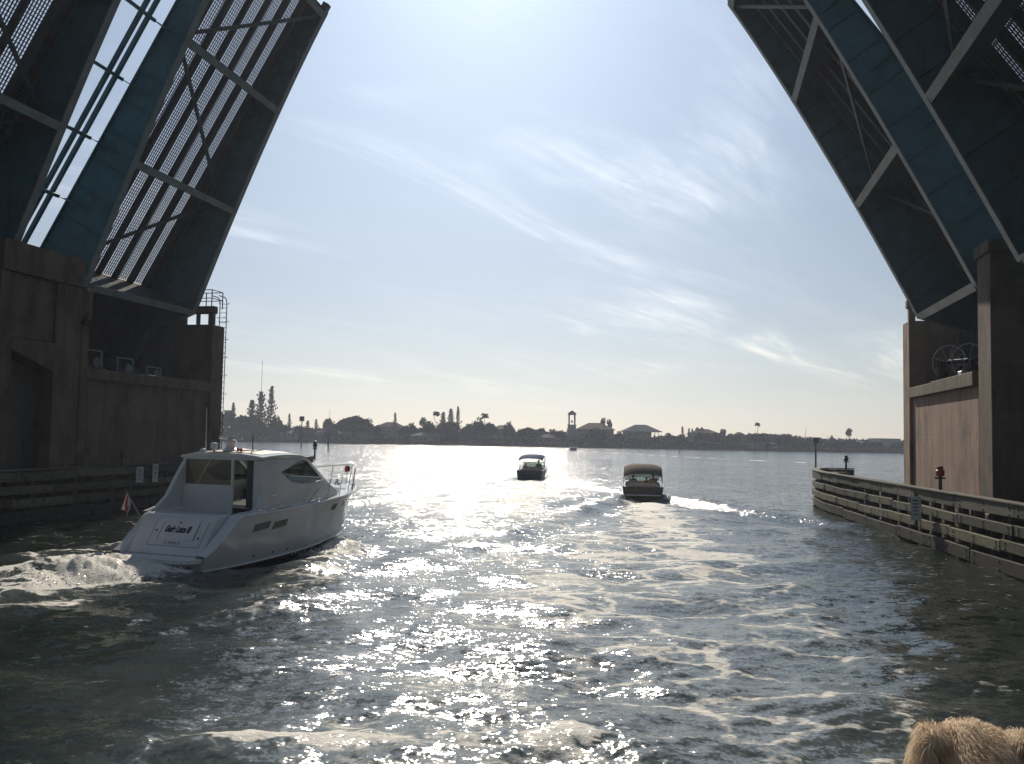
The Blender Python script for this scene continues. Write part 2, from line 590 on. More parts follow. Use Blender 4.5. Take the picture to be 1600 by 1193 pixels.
M['glass'] = glass_mat('tinted_green_glass', (0.50, 0.58, 0.55), 0.9)
M['vinyl'] = glass_mat('clear_vinyl', (0.62, 0.60, 0.52), 0.8, 0.12)

# ------------------------------------------------------------------ water
SUB = 1


def vnoise(x, y, seed):
    """value noise, smooth, about -1..1"""
    r = np.random.RandomState(seed)
    tab = r.rand(256, 256) * 2 - 1
    xi, yi = np.floor(x).astype(int), np.floor(y).astype(int)
    fx, fy = x - xi, y - yi
    fx, fy = fx * fx * (3 - 2 * fx), fy * fy * (3 - 2 * fy)
    g = lambda a, b: tab[a & 255, b & 255]
    return (g(xi, yi) * (1 - fx) + g(xi + 1, yi) * fx) * (1 - fy) + (g(xi, yi + 1) * (1 - fx) + g(xi + 1, yi + 1) * fx) * fy


def fbm(x, y, seed, n=4):
    s, a = 0, 1.0
    for i in range(n):
        s = s + a * vnoise(x * 2 ** i + 17.3 * i, y * 2 ** i - 9.1 * i, seed + i)
        a *= 0.5
    return s / 1.8


def seg(x, y, pts):
    """distance to a polyline, and position 0..1 along it, signed side"""
    best = np.full(x.shape, 1e9)
    pos = np.zeros(x.shape)
    side = np.zeros(x.shape)
    n = len(pts) - 1
    for i in range(n):
        ax, ay = pts[i]
        bx, by = pts[i + 1]
        dx, dy = bx - ax, by - ay
        l2 = dx * dx + dy * dy
        t = np.clip(((x - ax) * dx + (y - ay) * dy) / l2, 0, 1)
        d = np.hypot(x - ax - t * dx, y - ay - t * dy)
        m = d < best
        best = np.where(m, d, best)
        pos = np.where(m, (i + t) / n, pos)
        side = np.where(m, np.sign(dx * (y - ay) - dy * (x - ax)), side)
    return best, pos, side


def g(d, w):
    return np.exp(-(d / w) ** 2)


def sstep(a, b, x):
    t = np.clip((x - a) / (b - a), 0, 1)
    return t * t * (3 - 2 * t)


YH = R(21.0)                                   # yacht heading, clockwise from +Y
YF = np.array([math.sin(YH), math.cos(YH)])
YS = np.array([math.cos(YH), -math.sin(YH)])   # starboard
Y0 = np.array([-10.52, 27.97])                 # stern centre at the waterline


def yw(f, s):
    p = Y0 + YF * f + YS * s
    return (p[0], p[1])


LB, RB = (1.9, 91.3), (9.4, 64.2)              # sterns of the two open boats
FB = (20.3, 294.0)


def water_fields(x, y, sp):
    h = np.zeros_like(x)
    r = np.random.RandomState(5)
    # wind chop: many wave trains, dropped where the mesh is too coarse to carry them
    for i in range(64):
        lam = 0.34 * (22.0 ** (i / 63.0)) * (0.9 + 0.2 * r.rand())
        ang = r.normal(0.2, 0.85)
        amp = 0.0034 * lam * (0.6 + 0.8 * r.rand()) * (1.0 if lam < 2.2 else (2.2 / lam) ** 0.5)
        k = 2 * math.pi / lam
        ph = r.rand() * 6.28
        w = np.clip((lam / (sp * 2.2) - 1.0), 0, 1)
        if w.max() <= 0:
            continue
        arg = k * (x * math.sin(ang) - y * math.cos(ang)) + ph + 1.3 * vnoise(x * 0.21, y * 0.21, 40 + i % 5)
        h += amp * w * (np.sin(arg) + 0.22 * np.cos(2 * arg))
    mod = 0.75 + 0.5 * vnoise(x * 0.13, y * 0.13, 77)
    h *= mod
    near = 1 - sstep(60, 160, np.hypot(x, y))
    # long wake swells crossing the channel
    for (ax, ay, lam, amp, cx, cy, wd) in ((0.55, 0.83, 3.6, 0.055, -3, 18, 14), (-0.5, 0.86, 4.4, 0.05, 4, 24, 18),
                                           (0.2, 0.98, 2.6, 0.035, -8, 16, 10), (-0.2, 0.98, 5.5, 0.05, 3, 45, 26)):
        arg = 2 * math.pi / lam * (x * ax + y * ay) + 1.6 * vnoise(x * 0.12, y * 0.12, 91)
        h += amp * near * np.sin(arg) * g(np.hypot(x - cx, y - cy), wd)
    # V-wake crests of the two boats ahead
    foam = np.zeros_like(x)
    for (bx, by), hw, ln in ((LB, 0.30, 60), (RB, 0.34, 46)):
        for sgn in (-1, 1):
            p = [(bx + sgn * 1.2, by + 2.0), (bx + sgn * (1.2 + hw * ln * 0.5), by - ln * 0.5), (bx + sgn * (1.2 + hw * ln), by - ln)]
            d, t, sd_ = seg(x, y, p)
            fade = (1 - t) ** 0.8
            h += 0.20 * fade * (g(d, 0.8 + 0.6 * t) - 0.6 * g(d - 1.5, 0.8) - 0.0) * (1 - 0.5 * sstep(0.9, 1.0, t))
            foam = np.maximum(foam, 0.42 * fade * g(d, 0.9 + 1.3 * t) * (0.8 + 0.5 * fbm(x * 0.4, y * 0.4, 61)))
        p = [(bx, by), (bx * 0.75, by - 22), (bx * 0.35 - 0.5, by - 52)]
        d, t, sd_ = seg(x, y, p)
        foam = np.maximum(foam, (0.98 - 0.42 * t) * g(d, 1.6 + 4.2 * t))
        h += 0.05 * (1 - t) * g(d, 2.0 + 3 * t) * fbm(x * 0.9, y * 0.9, 301) * 1.4
    # broad webbed foam left down the middle of the channel
    d, t, _ = seg(x, y, [(4.6, 46), (2.8, 30), (1.2, 22), (0.2, 17), (-0.7, 13), (-1.3, 10)])
    foam = np.maximum(foam, 0.76 * g(d, 4.8 - 1.5 * t) * (0.8 + 0.35 * fbm(x * 0.25, y * 0.25, 210)))
    d, t, _ = seg(x, y, [(10.2, 60), (9.4, 40), (8.2, 28), (7.3, 21.5), (6.4, 17)])
    foam = np.maximum(foam, 0.54 * g(d, 0.75))
    d, t, _ = seg(x, y, [(0.2, 40), (-1.6, 26), (-2.6, 18), (-2.8, 13)])
    foam = np.maximum(foam, 0.60 * g(d, 2.4) * (0.8 + 0.4 * fbm(x * 0.3, y * 0.3, 230)))
    # own bow wave at the very front
    d, t, _ = seg(x, y, [(-3.6, 12.4), (-1.5, 12.6), (0.4, 12.9), (1.7, 12.2), (2.6, 11.4)])
    foam = np.maximum(foam, 0.86 * g(d, 0.85) * (0.75 + 0.6 * fbm(x * 0.9, y * 0.9, 71)))
    h += 0.08 * g(d, 0.7) + 0.05 * g(d, 1.3) * fbm(x * 2.2, y * 2.2, 55)
    d2 = np.hypot((x + 0.6) * 0.5, y - 10.6)
    foam = np.maximum(foam, 0.85 * g(d2, 1.5) * (0.8 + 0.5 * fbm(x * 0.9, y * 0.9, 72)))
    # far wake streak of the small boat
    d, t, _ = seg(x, y, [(FB[0], FB[1]), (34, 250), (47, 205), (60, 182)])
    foam = np.maximum(foam, 1.1 * g(d, 1.3) * (0.9 + 0.3 * vnoise(x * 0.4, y * 0.4, 8)))
    # yacht: stern wash, quarter wave, bow wave
    rx = (x - Y0[0]) * YF[0] + (y - Y0[1]) * YF[1]
    ry = (x - Y0[0]) * YS[0] + (y - Y0[1]) * YS[1]
    aft = -rx
    lumps = fbm(x * 1.5, y * 1.5, 500, 5)
    fine = fbm(x * 4.5, y * 4.5, 520, 3)
    wd = 1.55 + 0.22 * np.clip(aft, 0, 14)
    wash = g(ry + 0.10 * aft, wd) * sstep(0.1, 0.9, aft) * np.exp(-np.clip(aft - 1.5, 0, 99) / 4.6)
    h += wash * (0.30 + 0.10 * lumps + 0.07 * fine) * (1.0 + 0.6 * g(aft - 2.3, 1.4))
    foam = np.maximum(foam, np.clip(1.35 * wash ** 0.6, 0, 1.05) * (0.9 + 0.2 * lumps))
    # washed tail fading to the left of the frame
    d, t, _ = seg(x, y, [yw(-1.5, -1.4), (-14.2, 25.4), (-19, 22.5)])
    q = g(d, 1.25 + 1.0 * t)
    h += q * (0.24 * (1 - 0.5 * t) + 0.09 * lumps + 0.06 * fine)
    foam = np.maximum(foam, 0.92 * q ** 0.6 * (0.85 + 0.3 * lumps))
    d, t, _ = seg(x, y, [yw(-2.0, 1.2), (-10.6, 22.0), (-14.5, 19.2)])
    foam = np.maximum(foam, 0.72 * g(d, 1.1) * (0.8 + 0.35 * lumps))
    # bow wave rolling off both sides
    for sgn in (-1, 1):
        p = [yw(8.3, sgn * 0.7), yw(6.6, sgn * 2.2), yw(4.0, sgn * 3.4), yw(0.0, sgn * 5.0), yw(-5, sgn * 7.0)]
        d, t, _ = seg(x, y, p)
        q = g(d, 0.60 + 0.75 * t) * (1 - 0.70 * t)
        h += q * (0.42 + 0.14 * lumps + 0.09 * fine)
        foam = np.maximum(foam, 1.0 * q ** 0.6 * (0.8 + 0.4 * lumps) + 0.25 * g(d, 1.6) * (1 - t))
    # trough beside the hull
    ins = g(ry, 1.9) * sstep(-0.3, 0.6, rx) * (1 - sstep(8.0, 9.6, rx))
    h -= 0.16 * ins
    foam = foam * (1 - 0.5 * ins)
    # faint streaks in the lower left
    foam = np.maximum(foam, 0.34 * g(np.hypot((x + 8) * 0.5, (y - 15.5)), 3.2) * (0.7 + 0.6 * fbm(x * 0.5, y * 0.5, 99)))
    foam = np.maximum(foam, 0.26 * g(np.hypot((x - 4) * 0.45, (y - 18)), 5.0))
    fade = 1 - sstep(840, 930, np.hypot(x, y))
    d, t, _ = seg(x, y, [(3.5, 88), (3.5, 60), (1.8, 32), (0.4, 18), (-0.6, 9)])
    aer = np.clip(0.85 * g(d, 7.0 - 2.2 * t) * (0.85 + 0.3 * fbm(x * 0.12, y * 0.12, 444)) + 0.8 * foam, 0, 1)
    return h * fade, np.clip(foam, 0, 1.15), aer


def build_water():
    ang = np.concatenate([np.linspace(-180, -46, 40)[:-1], np.linspace(-46, 46, 1060 * SUB)[:-1], np.linspace(46, 180, 40)])
    ang = np.radians(ang)
    dep = np.linspace(math.atan(CAM_H / 950.0), math.atan(CAM_H / 8.6), 470 * SUB)
    rad = CAM_H / np.tan(dep)[::-1]
    rad = np.concatenate([np.linspace(0.4, 8.2, 14), rad])
    # never coarser than 7 m so that far water keeps its shape
    out = [rad[0]]
    for v in rad[1:]:
        while v - out[-1] > 7.5:
            out.append(out[-1] + 7.0)
        out.append(v)
    rad = np.array(out)
    na, nr = len(ang), len(rad)
    A, RR = np.meshgrid(ang, rad)
    x, y = RR * np.sin(A), RR * np.cos(A)
    dr = np.gradient(rad)[:, None] * np.ones((1, na))
    da = np.gradient(ang)[None, :] * RR
    sp = np.maximum(dr, da)
    z, foam, aer = water_fields(x, y, sp)
    co = np.stack([x, y, z], -1).reshape(-1, 3).astype(np.float32)
    i = np.arange(nr * na).reshape(nr, na)
    q = np.stack([i[:-1, :-1], i[1:, :-1], i[1:, 1:], i[:-1, 1:]], -1).reshape(-1, 4)
    q = q[:, ::-1]
    me = bpy.data.meshes.new('water')
    nf = len(q)
    me.vertices.add(len(co))
    me.vertices.foreach_set('co', co.ravel())
    me.loops.add(nf * 4)
    me.loops.foreach_set('vertex_index', q.astype(np.int32).ravel())
    me.polygons.add(nf)
    me.polygons.foreach_set('loop_start', np.arange(0, nf * 4, 4, dtype=np.int32))
    me.polygons.foreach_set('loop_total', np.full(nf, 4, dtype=np.int32))
    me.polygons.foreach_set('use_smooth', np.ones(nf, dtype=bool))
    me.update(calc_edges=True)
    at = me.attributes.new('foam', 'FLOAT', 'POINT')
    at.data.foreach_set('value', foam.ravel().astype(np.float32))
    at = me.attributes.new('aeration', 'FLOAT', 'POINT')
    at.data.foreach_set('value', aer.ravel().astype(np.float32))
    n0 = me.polygons[nf // 2].normal.z
    if n0 < 0:
        me.flip_normals()
    o = obj('water', me)
    o['kind'] = 'structure'
    return o


def water_material():
    m = bpy.data.materials.new('sea_water')
    m.use_nodes = True
    nt = m.node_tree
    L = nt.links
    nt.nodes.clear()
    out = nt.nodes.new('ShaderNodeOutputMaterial')
    geo = nt.nodes.new('ShaderNodeNewGeometry')
    P = geo.outputs['Position']
    att = nt.nodes.new('ShaderNodeAttribute')
    att.attribute_name = 'foam'
    F = att.outputs['Fac']
    # slopes of the ripples the mesh is too coarse for
    def slope(scale, detail, amt, stretch=(1, 1, 1), rot=0):
        c = nnoise(nt, nmap(nt, P, rot=(0, 0, rot), scale=stretch), scale, detail, 0.6, 0.2, 'Color')
        s = nt.nodes.new('ShaderNodeVectorMath')
        s.operation = 'SUBTRACT'
        L.new(c, s.inputs[0])
        s.inputs[1].default_value = (0.5, 0.5, 0.5)
        k = nt.nodes.new('ShaderNodeVectorMath')
        k.operation = 'MULTIPLY'
        L.new(s.outputs[0], k.inputs[0])
        k.inputs[1].default_value = (amt * 0.8, amt, 0)
        return k.outputs[0]

    def vadd(a, b):
        n = nt.nodes.new('ShaderNodeVectorMath')
        n.operation = 'ADD'
        L.new(a, n.inputs[0])
        L.new(b, n.inputs[1])
        return n.outputs[0]
    calm = nnoise(nt, P, 0.09, 3, 0.5)
    s1 = slope(5.0, 3, 1.15, (0.8, 1.25, 1), R(12))
    s2 = slope(1.3, 3, 0.75, (0.75, 1.3, 1), R(-15))
    s3 = slope(15.0, 3, 1.05)
    tot = vadd(vadd(s1, s2), s3)
    sc = nt.nodes.new('ShaderNodeVectorMath')
    sc.operation = 'SCALE'
    L.new(tot, sc.inputs[0])
    sy = nt.nodes.new('ShaderNodeSeparateXYZ')
    L.new(P, sy.inputs[0])
    openw = nramp(nt, sy.outputs[1], 20.0, 80.0)            # more wind ruffle out in the open bay than between the piers
    L.new(nmath(nt, 'MULTIPLY', nmath(nt, 'MULTIPLY_ADD', nramp(nt, calm, 0.3, 0.7), 0.6, 0.7), nmath(nt, 'MULTIPLY_ADD', openw, 0.65, 0.62)), sc.inputs['Scale'])
    nn = nt.nodes.new('ShaderNodeVectorMath')
    nn.operation = 'NORMALIZE'
    L.new(vadd(geo.outputs['Normal'], sc.outputs[0]), nn.inputs[0])
    N = nn.outputs[0]
    # foam pattern: strings of foam between cells, thickening into sheets where there is much of it
    warp = nnoise(nt, P, 0.55, 4, 0.6, 0, 'Color')
    wv = nt.nodes.new('ShaderNodeVectorMath')
    wv.operation = 'MULTIPLY_ADD'
    L.new(warp, wv.inputs[0])
    wv.inputs[1].default_value = (2.6, 2.6, 0)
    L.new(P, wv.inputs[2])

    def web(scale, w):
        v = nt.nodes.new('ShaderNodeTexVoronoi')
        v.feature = 'DISTANCE_TO_EDGE'
        v.inputs['Scale'].default_value = scale
        L.new(nmap(nt, wv.outputs[0], scale=(0.62, 1.0, 0.001)), v.inputs['Vector'])
        return nmath(nt, 'SUBTRACT', 1.0, nramp(nt, v.outputs['Distance'], 0.0, w))
    w1 = web(0.62, 0.24)
    w2 = web(1.7, 0.26)
    fnz = nnoise(nt, nmap(nt, P, scale=(0.75, 1.2, 1)), 4.2, 7, 0.72)
    big = nnoise(nt, P, 0.30, 4, 0.6)
    pat = nmath(nt, 'MAXIMUM', w1, nmath(nt, 'MULTIPLY', w2, 0.80))
    pat = nmath(nt, 'ADD', pat, nmath(nt, 'MULTIPLY_ADD', fnz, 1.15, -0.575))
    cov = nmath(nt, 'ADD', nmath(nt, 'MULTIPLY_ADD', F, 1.0, -0.36), nmath(nt, 'MULTIPLY_ADD', big, 1.1, -0.55))
    cov = nmath(nt, 'ADD', cov, nmath(nt, 'MULTIPLY', nramp(nt, F, 0.62, 1.0), 0.55))
    cov = nmath(nt, 'MULTIPLY', cov, nramp(nt, F, 0.04, 0.20))
    f = nmath(nt, 'SUBTRACT', nmath(nt, 'ADD', pat, cov), 1.0)
    mask = nmath(nt, 'MULTIPLY', nramp(nt, f, 0.0, 0.34), 0.93)
    # foam bubbles relief
    bub = nt.nodes.new('ShaderNodeBump')
    bub.inputs['Strength'].default_value = 1.0
    bub.inputs['Distance'].default_value = 0.05
    L.new(nnoise(nt, P, 9.0, 6, 0.7), bub.inputs['Height'])
    wat = nt.nodes.new('ShaderNodeBsdfPrincipled')
    wat.inputs['Base Color'].default_value = (0.012, 0.020, 0.016, 1)
    att2 = nt.nodes.new('ShaderNodeAttribute')
    att2.attribute_name = 'aeration'                        # milky water full of fine bubbles in the wakes
    cloudy = nmath(nt, 'MULTIPLY', att2.outputs['Fac'], nmath(nt, 'MULTIPLY_ADD', nnoise(nt, P, 0.7, 5, 0.6), 1.1, 0.45))
    L.new(nmix(nt, nramp(nt, cloudy, 0.05, 0.95), (0.011, 0.018, 0.014), (0.105, 0.122, 0.122)), wat.inputs['Base Color'])
    wat.inputs['Roughness'].default_value = 0.13
    wat.inputs['IOR'].default_value = 1.333
    L.new(N, wat.inputs['Normal'])
    fo = nt.nodes.new('ShaderNodeBsdfPrincipled')
    fo.inputs['Base Color'].default_value = (0.58, 0.56, 0.51, 1)
    fo.inputs['Roughness'].default_value = 0.75
    L.new(nmix(nt, fnz, (0.55, 0.53, 0.47), (0.82, 0.79, 0.72)), fo.inputs['Base Color'])
    L.new(bub.outputs[0], fo.inputs['Normal'])
    mx = nt.nodes.new('ShaderNodeMixShader')
    L.new(mask, mx.inputs[0])
    L.new(wat.outputs[0], mx.inputs[1])
    L.new(fo.outputs[0], mx.inputs[2])
    L.new(mx.outputs[0], out.inputs['Surface'])
    return m


WATER = build_water()
WATER.data.materials.append(water_material())

# ------------------------------------------------------------------ bridge
BRZ = -R(11.8)
BU = Vector((math.sin(R(11.8)), math.cos(R(11.8)), 0))
BV = Vector((math.cos(R(11.8)), -math.sin(R(11.8)), 0))


def uv(u, v, z=0.0):
    return BU * u + BV * v + Vector((0, 0, z))


LEAF_L = 21.1


def gdepth(t):
    q = max(0.0, min(1.2, 1 - t / 22.0))
    return 1.1 + 2.3 * q ** 1.5 if t > -0.3 else max(1.3, 3.4 + 0.75 * t)


class BMB(MB):
    """MB in bridge coordinates with origin at a thing's base"""
    def __init__(self, org):
        super().__init__()
        self.org = org                          # (v, u, z)

    def pts(self, c):
        return [(p[0] - self.org[0], p[1] - self.org[1], p[2] - self.org[2]) for p in c]

    def bbox(self, v0, v1, u0, u1, z0, z1):
        a = self.pts([(v0, u0, z0), (v1, u1, z1)])
        return self.box(a[0][0], a[1][0], a[0][1], a[1][1], a[0][2], a[1][2])


def bascule_leaf(side, u0, u1, label, brackets):
    s = 1 if side == 'L' else -1
    al = R(60.0) if side == 'L' else R(55.0)
    hv, hz = (-35.19, 13.48) if side == 'L' else (14.5, 13.04)
    ca, sa = math.cos(al), math.sin(al)
    org = (hv, (u0 + u1) / 2, hz)
    T = thing('bascule_leaf', label, 'drawbridge leaf', uv(org[1], org[0], org[2]), BRZ, 'raised bascule leaves of the drawbridge')

    def P(t, u, d):
        return (s * (t * ca + d * sa), u - org[1], t * sa - d * ca)

    def slab(mb, t0, t1, ua, ub, d0, d1, d0b=None, d1b=None):
        d0b = d0 if d0b is None else d0b
        d1b = d1 if d1b is None else d1b
        mb.hexa([P(t0, ua, d0), P(t1, ua, d0b), P(t1, ub, d0b), P(t0, ub, d0), P(t0, ua, d1), P(t1, ua, d1b), P(t1, ub, d1b), P(t0, ub, d1)])
    ts = [-5.0, -2.8, -1.5, -0.3, 0] + [0.9 * k for k in range(1, 25)]
    ts = [t for t in ts if t <= LEAF_L] + [LEAF_L]
    for ug in (u0, u1):
        web = MB()
        for a, b in zip(ts[:-1], ts[1:]):
            slab(web, a, b, ug - 0.03, ug + 0.03, 0.05, gdepth(a), 0.05, gdepth(b))
        w = part('main_girder', web, M['steel'], T)
        fl = MB()
        for a, b in zip(ts[:-1], ts[1:]):
            slab(fl, a, b, ug - 0.22, ug + 0.22, gdepth(a) + 0.002, gdepth(a) + 0.07, gdepth(b) + 0.002, gdepth(b) + 0.07)
        part('bottom_flange', fl, M['steel_pale'], w)
        tf = MB()
        slab(tf, -5, LEAF_L, ug - 0.2, ug + 0.2, -0.02, 0.048)
        part('top_flange', tf, M['steel'], w)
        st = None
        for k in range(13):
            t = 0.9 + 1.75 * k
            if t > LEAF_L - 0.3:
                break
            mb = MB()
            for sg in (-1, 1):
                a, b = (ug + sg * 0.032, ug + sg * 0.16)
                slab(mb, t, t + 0.03, min(a, b), max(a, b), 0.08, gdepth(t) - 0.03)
            part('stiffener', mb, M['steel'], w)
    # floor beams
    fts = [0.0, 7.0, 14.0, LEAF_L - 0.35]
    for t in fts:
        mb = MB()
        d = gdepth(t)
        slab(mb, t - 0.02, t + 0.02, u0 + 0.032, u1 - 0.032, 0.45, d - 0.01)
        f = part('floor_beam', mb, M['steel_dark'], T)
        mb = MB()
        slab(mb, t - 0.2, t + 0.2, u0 + 0.225, u1 - 0.225, d - 0.005, d + 0.06)
        part('flange', mb, M['steel_pale'], f)
    # stringers
    n = 6
    for k in range(1, n + 1):
        u = u0 + (u1 - u0) * k / (n + 1)
        mb = MB()
        slab(mb, -0.5, LEAF_L, u - 0.02, u + 0.02, 0.12, 0.50)
        slab(mb, -0.5, LEAF_L, u - 0.10, u + 0.10, 0.502, 0.53)
        part('stringer', mb, M['steel_dark'], T)
    # open steel grating, one panel per bay
    for t0, t1 in zip(fts[:-1], fts[1:]):
        mb = MB()
        nb = int((u1 - u0) / 0.19)
        for k in range(1, nb):
            u = u0 + 0.2 + (u1 - u0 - 0.4) * k / nb
            slab(mb, t0 + 0.02, t1 - 0.02, u - 0.019, u + 0.019, 0.05, 0.11)
        nt_ = int((t1 - t0) / 0.20)
        for k in range(nt_ + 1):
            t = t0 + 0.03 + (t1 - t0 - 0.06) * k / nt_
            slab(mb, t - 0.022, t + 0.022, u0 + 0.21, u1 - 0.21, 0.06, 0.105)
        part('deck_grating', mb, M['grate'], T, kind='stuff')
    mb = MB()
    slab(mb, -5.0, -0.02, u0 + 0.21, u1 - 0.21, 0.0, 0.11)
    part('solid_deck', mb, M['steel_dark'], T)
    # lateral bracing
    for i, (t0, t1) in enumerate(zip(fts[:-1], fts[1:])):
        um = (u0 + u1) / 2
        for (ua, ub) in (((u0 + 0.3, u1 - 0.3), (u1 - 0.3, u0 + 0.3))[i % 2],):
            off = 0.0 if ua < ub else 0.12
            mb = MB()
            mb.beam(P(t0 + 0.25, ua, 0.95 + off), P(t1 - 0.25, ub, 0.95 + off), 0.2, 0.1, Vector(P(0, org[1], -1)))
            part('brace', mb, M['steel_dark'], T)
    # solid kerb strips and end bar
    for ua, ub in ((u0 + 0.21, u0 + 0.75), (u1 - 0.95, u1 - 0.21)):
        mb = MB()
        slab(mb, -0.5, LEAF_L, ua, ub, -0.14, -0.004)
        part('kerb_plate', mb, M['steel_dark'], T)
    mb = MB()
    slab(mb, LEAF_L + 0.01, LEAF_L + 0.22, u0 - 0.5, u1 + 0.55, -0.05, 0.5)
    part('end_beam', mb, M['steel_dark'], T)
    for ug in (u0, u1):
        mb = MB()
        slab(mb, LEAF_L - 0.9, LEAF_L + 0.5, ug + 0.06, ug + 0.5, 0.55, 0.95)
        part('span_lock', mb, M['darkmetal'], T)
        mb = MB()
        slab(mb, LEAF_L - 4.2, LEAF_L - 3.9, ug + 0.06, ug + 0.6, 0.2, 1.1)
        part('lock_guide', mb, M['darkmetal'], T)
    # deck edge rail on the outer edges
    for ug, sg in (((u1, 1),) if brackets else ((u0, -1),)):
        mb = MB()
        for hh in (-0.35, -0.7):
            slab(mb, -0.5, LEAF_L, ug + sg * 0.10, ug + sg * 0.16, hh - 0.05, hh + 0.05)
        k = 0.0
        while k < LEAF_L:
            slab(mb, k, k + 0.08, ug + sg * 0.10, ug + sg * 0.16, -0.75, -0.03)
            k += 2.4
        part('guard_rail', mb, M['galv'], T)
    # brackets and stringers over the gap between the twin spans
    if brackets:
        k = 0
        t = 0.0
        while t < LEAF_L - 0.4:
            mb = MB()
            a = [P(t - 0.02, u0 - 0.035, 0.08), P(t + 0.02, u0 - 0.035, 0.08), P(t + 0.02, u0 - 0.035, 1.35), P(t - 0.02, u0 - 0.035, 1.35)]
            b = [P(t - 0.02, u0 - 1.1, 0.08), P(t + 0.02, u0 - 1.1, 0.08), P(t + 0.02, u0 - 1.1, 0.32), P(t - 0.02, u0 - 1.1, 0.32)]
            mb.hexa(a + b)
            slab(mb, t - 0.09, t + 0.09, u0 - 3.5, u0 - 1.1, 0.08, 0.30)
            part('bracket', mb, M['steel'], T)
            t += 3.5
        for uu in (u0 - 1.35, u0 - 1.95):
            mb = MB()
            slab(mb, -0.5, LEAF_L - 0.5, uu - 0.10, uu + 0.10, -0.12, 0.075)
            part('edge_stringer', mb, M['steel'], T)
    # counterweight below the hinge
    mb = MB()
    slab(mb, -8.5, -5.0, u0 + 0.4, u1 - 0.4, 0.2, 3.6)
    part('counterweight', mb, M['conc_dk'], T)
    return T


bascule_leaf('L', 42.3, 52.9, 'raised drawbridge leaf on the left farther from the camera, sky showing through its grating', True)
bascule_leaf('L', 26.0, 36.7, 'nearest raised drawbridge leaf at the upper left corner, cut by the frame', False)
bascule_leaf('R', 42.3, 52.9, 'raised drawbridge leaf on the right farther from the camera, its curved edge against the sky', True)
bascule_leaf('R', 26.0, 36.7, 'nearest raised drawbridge leaf at the upper right corner, cut by the frame', False)


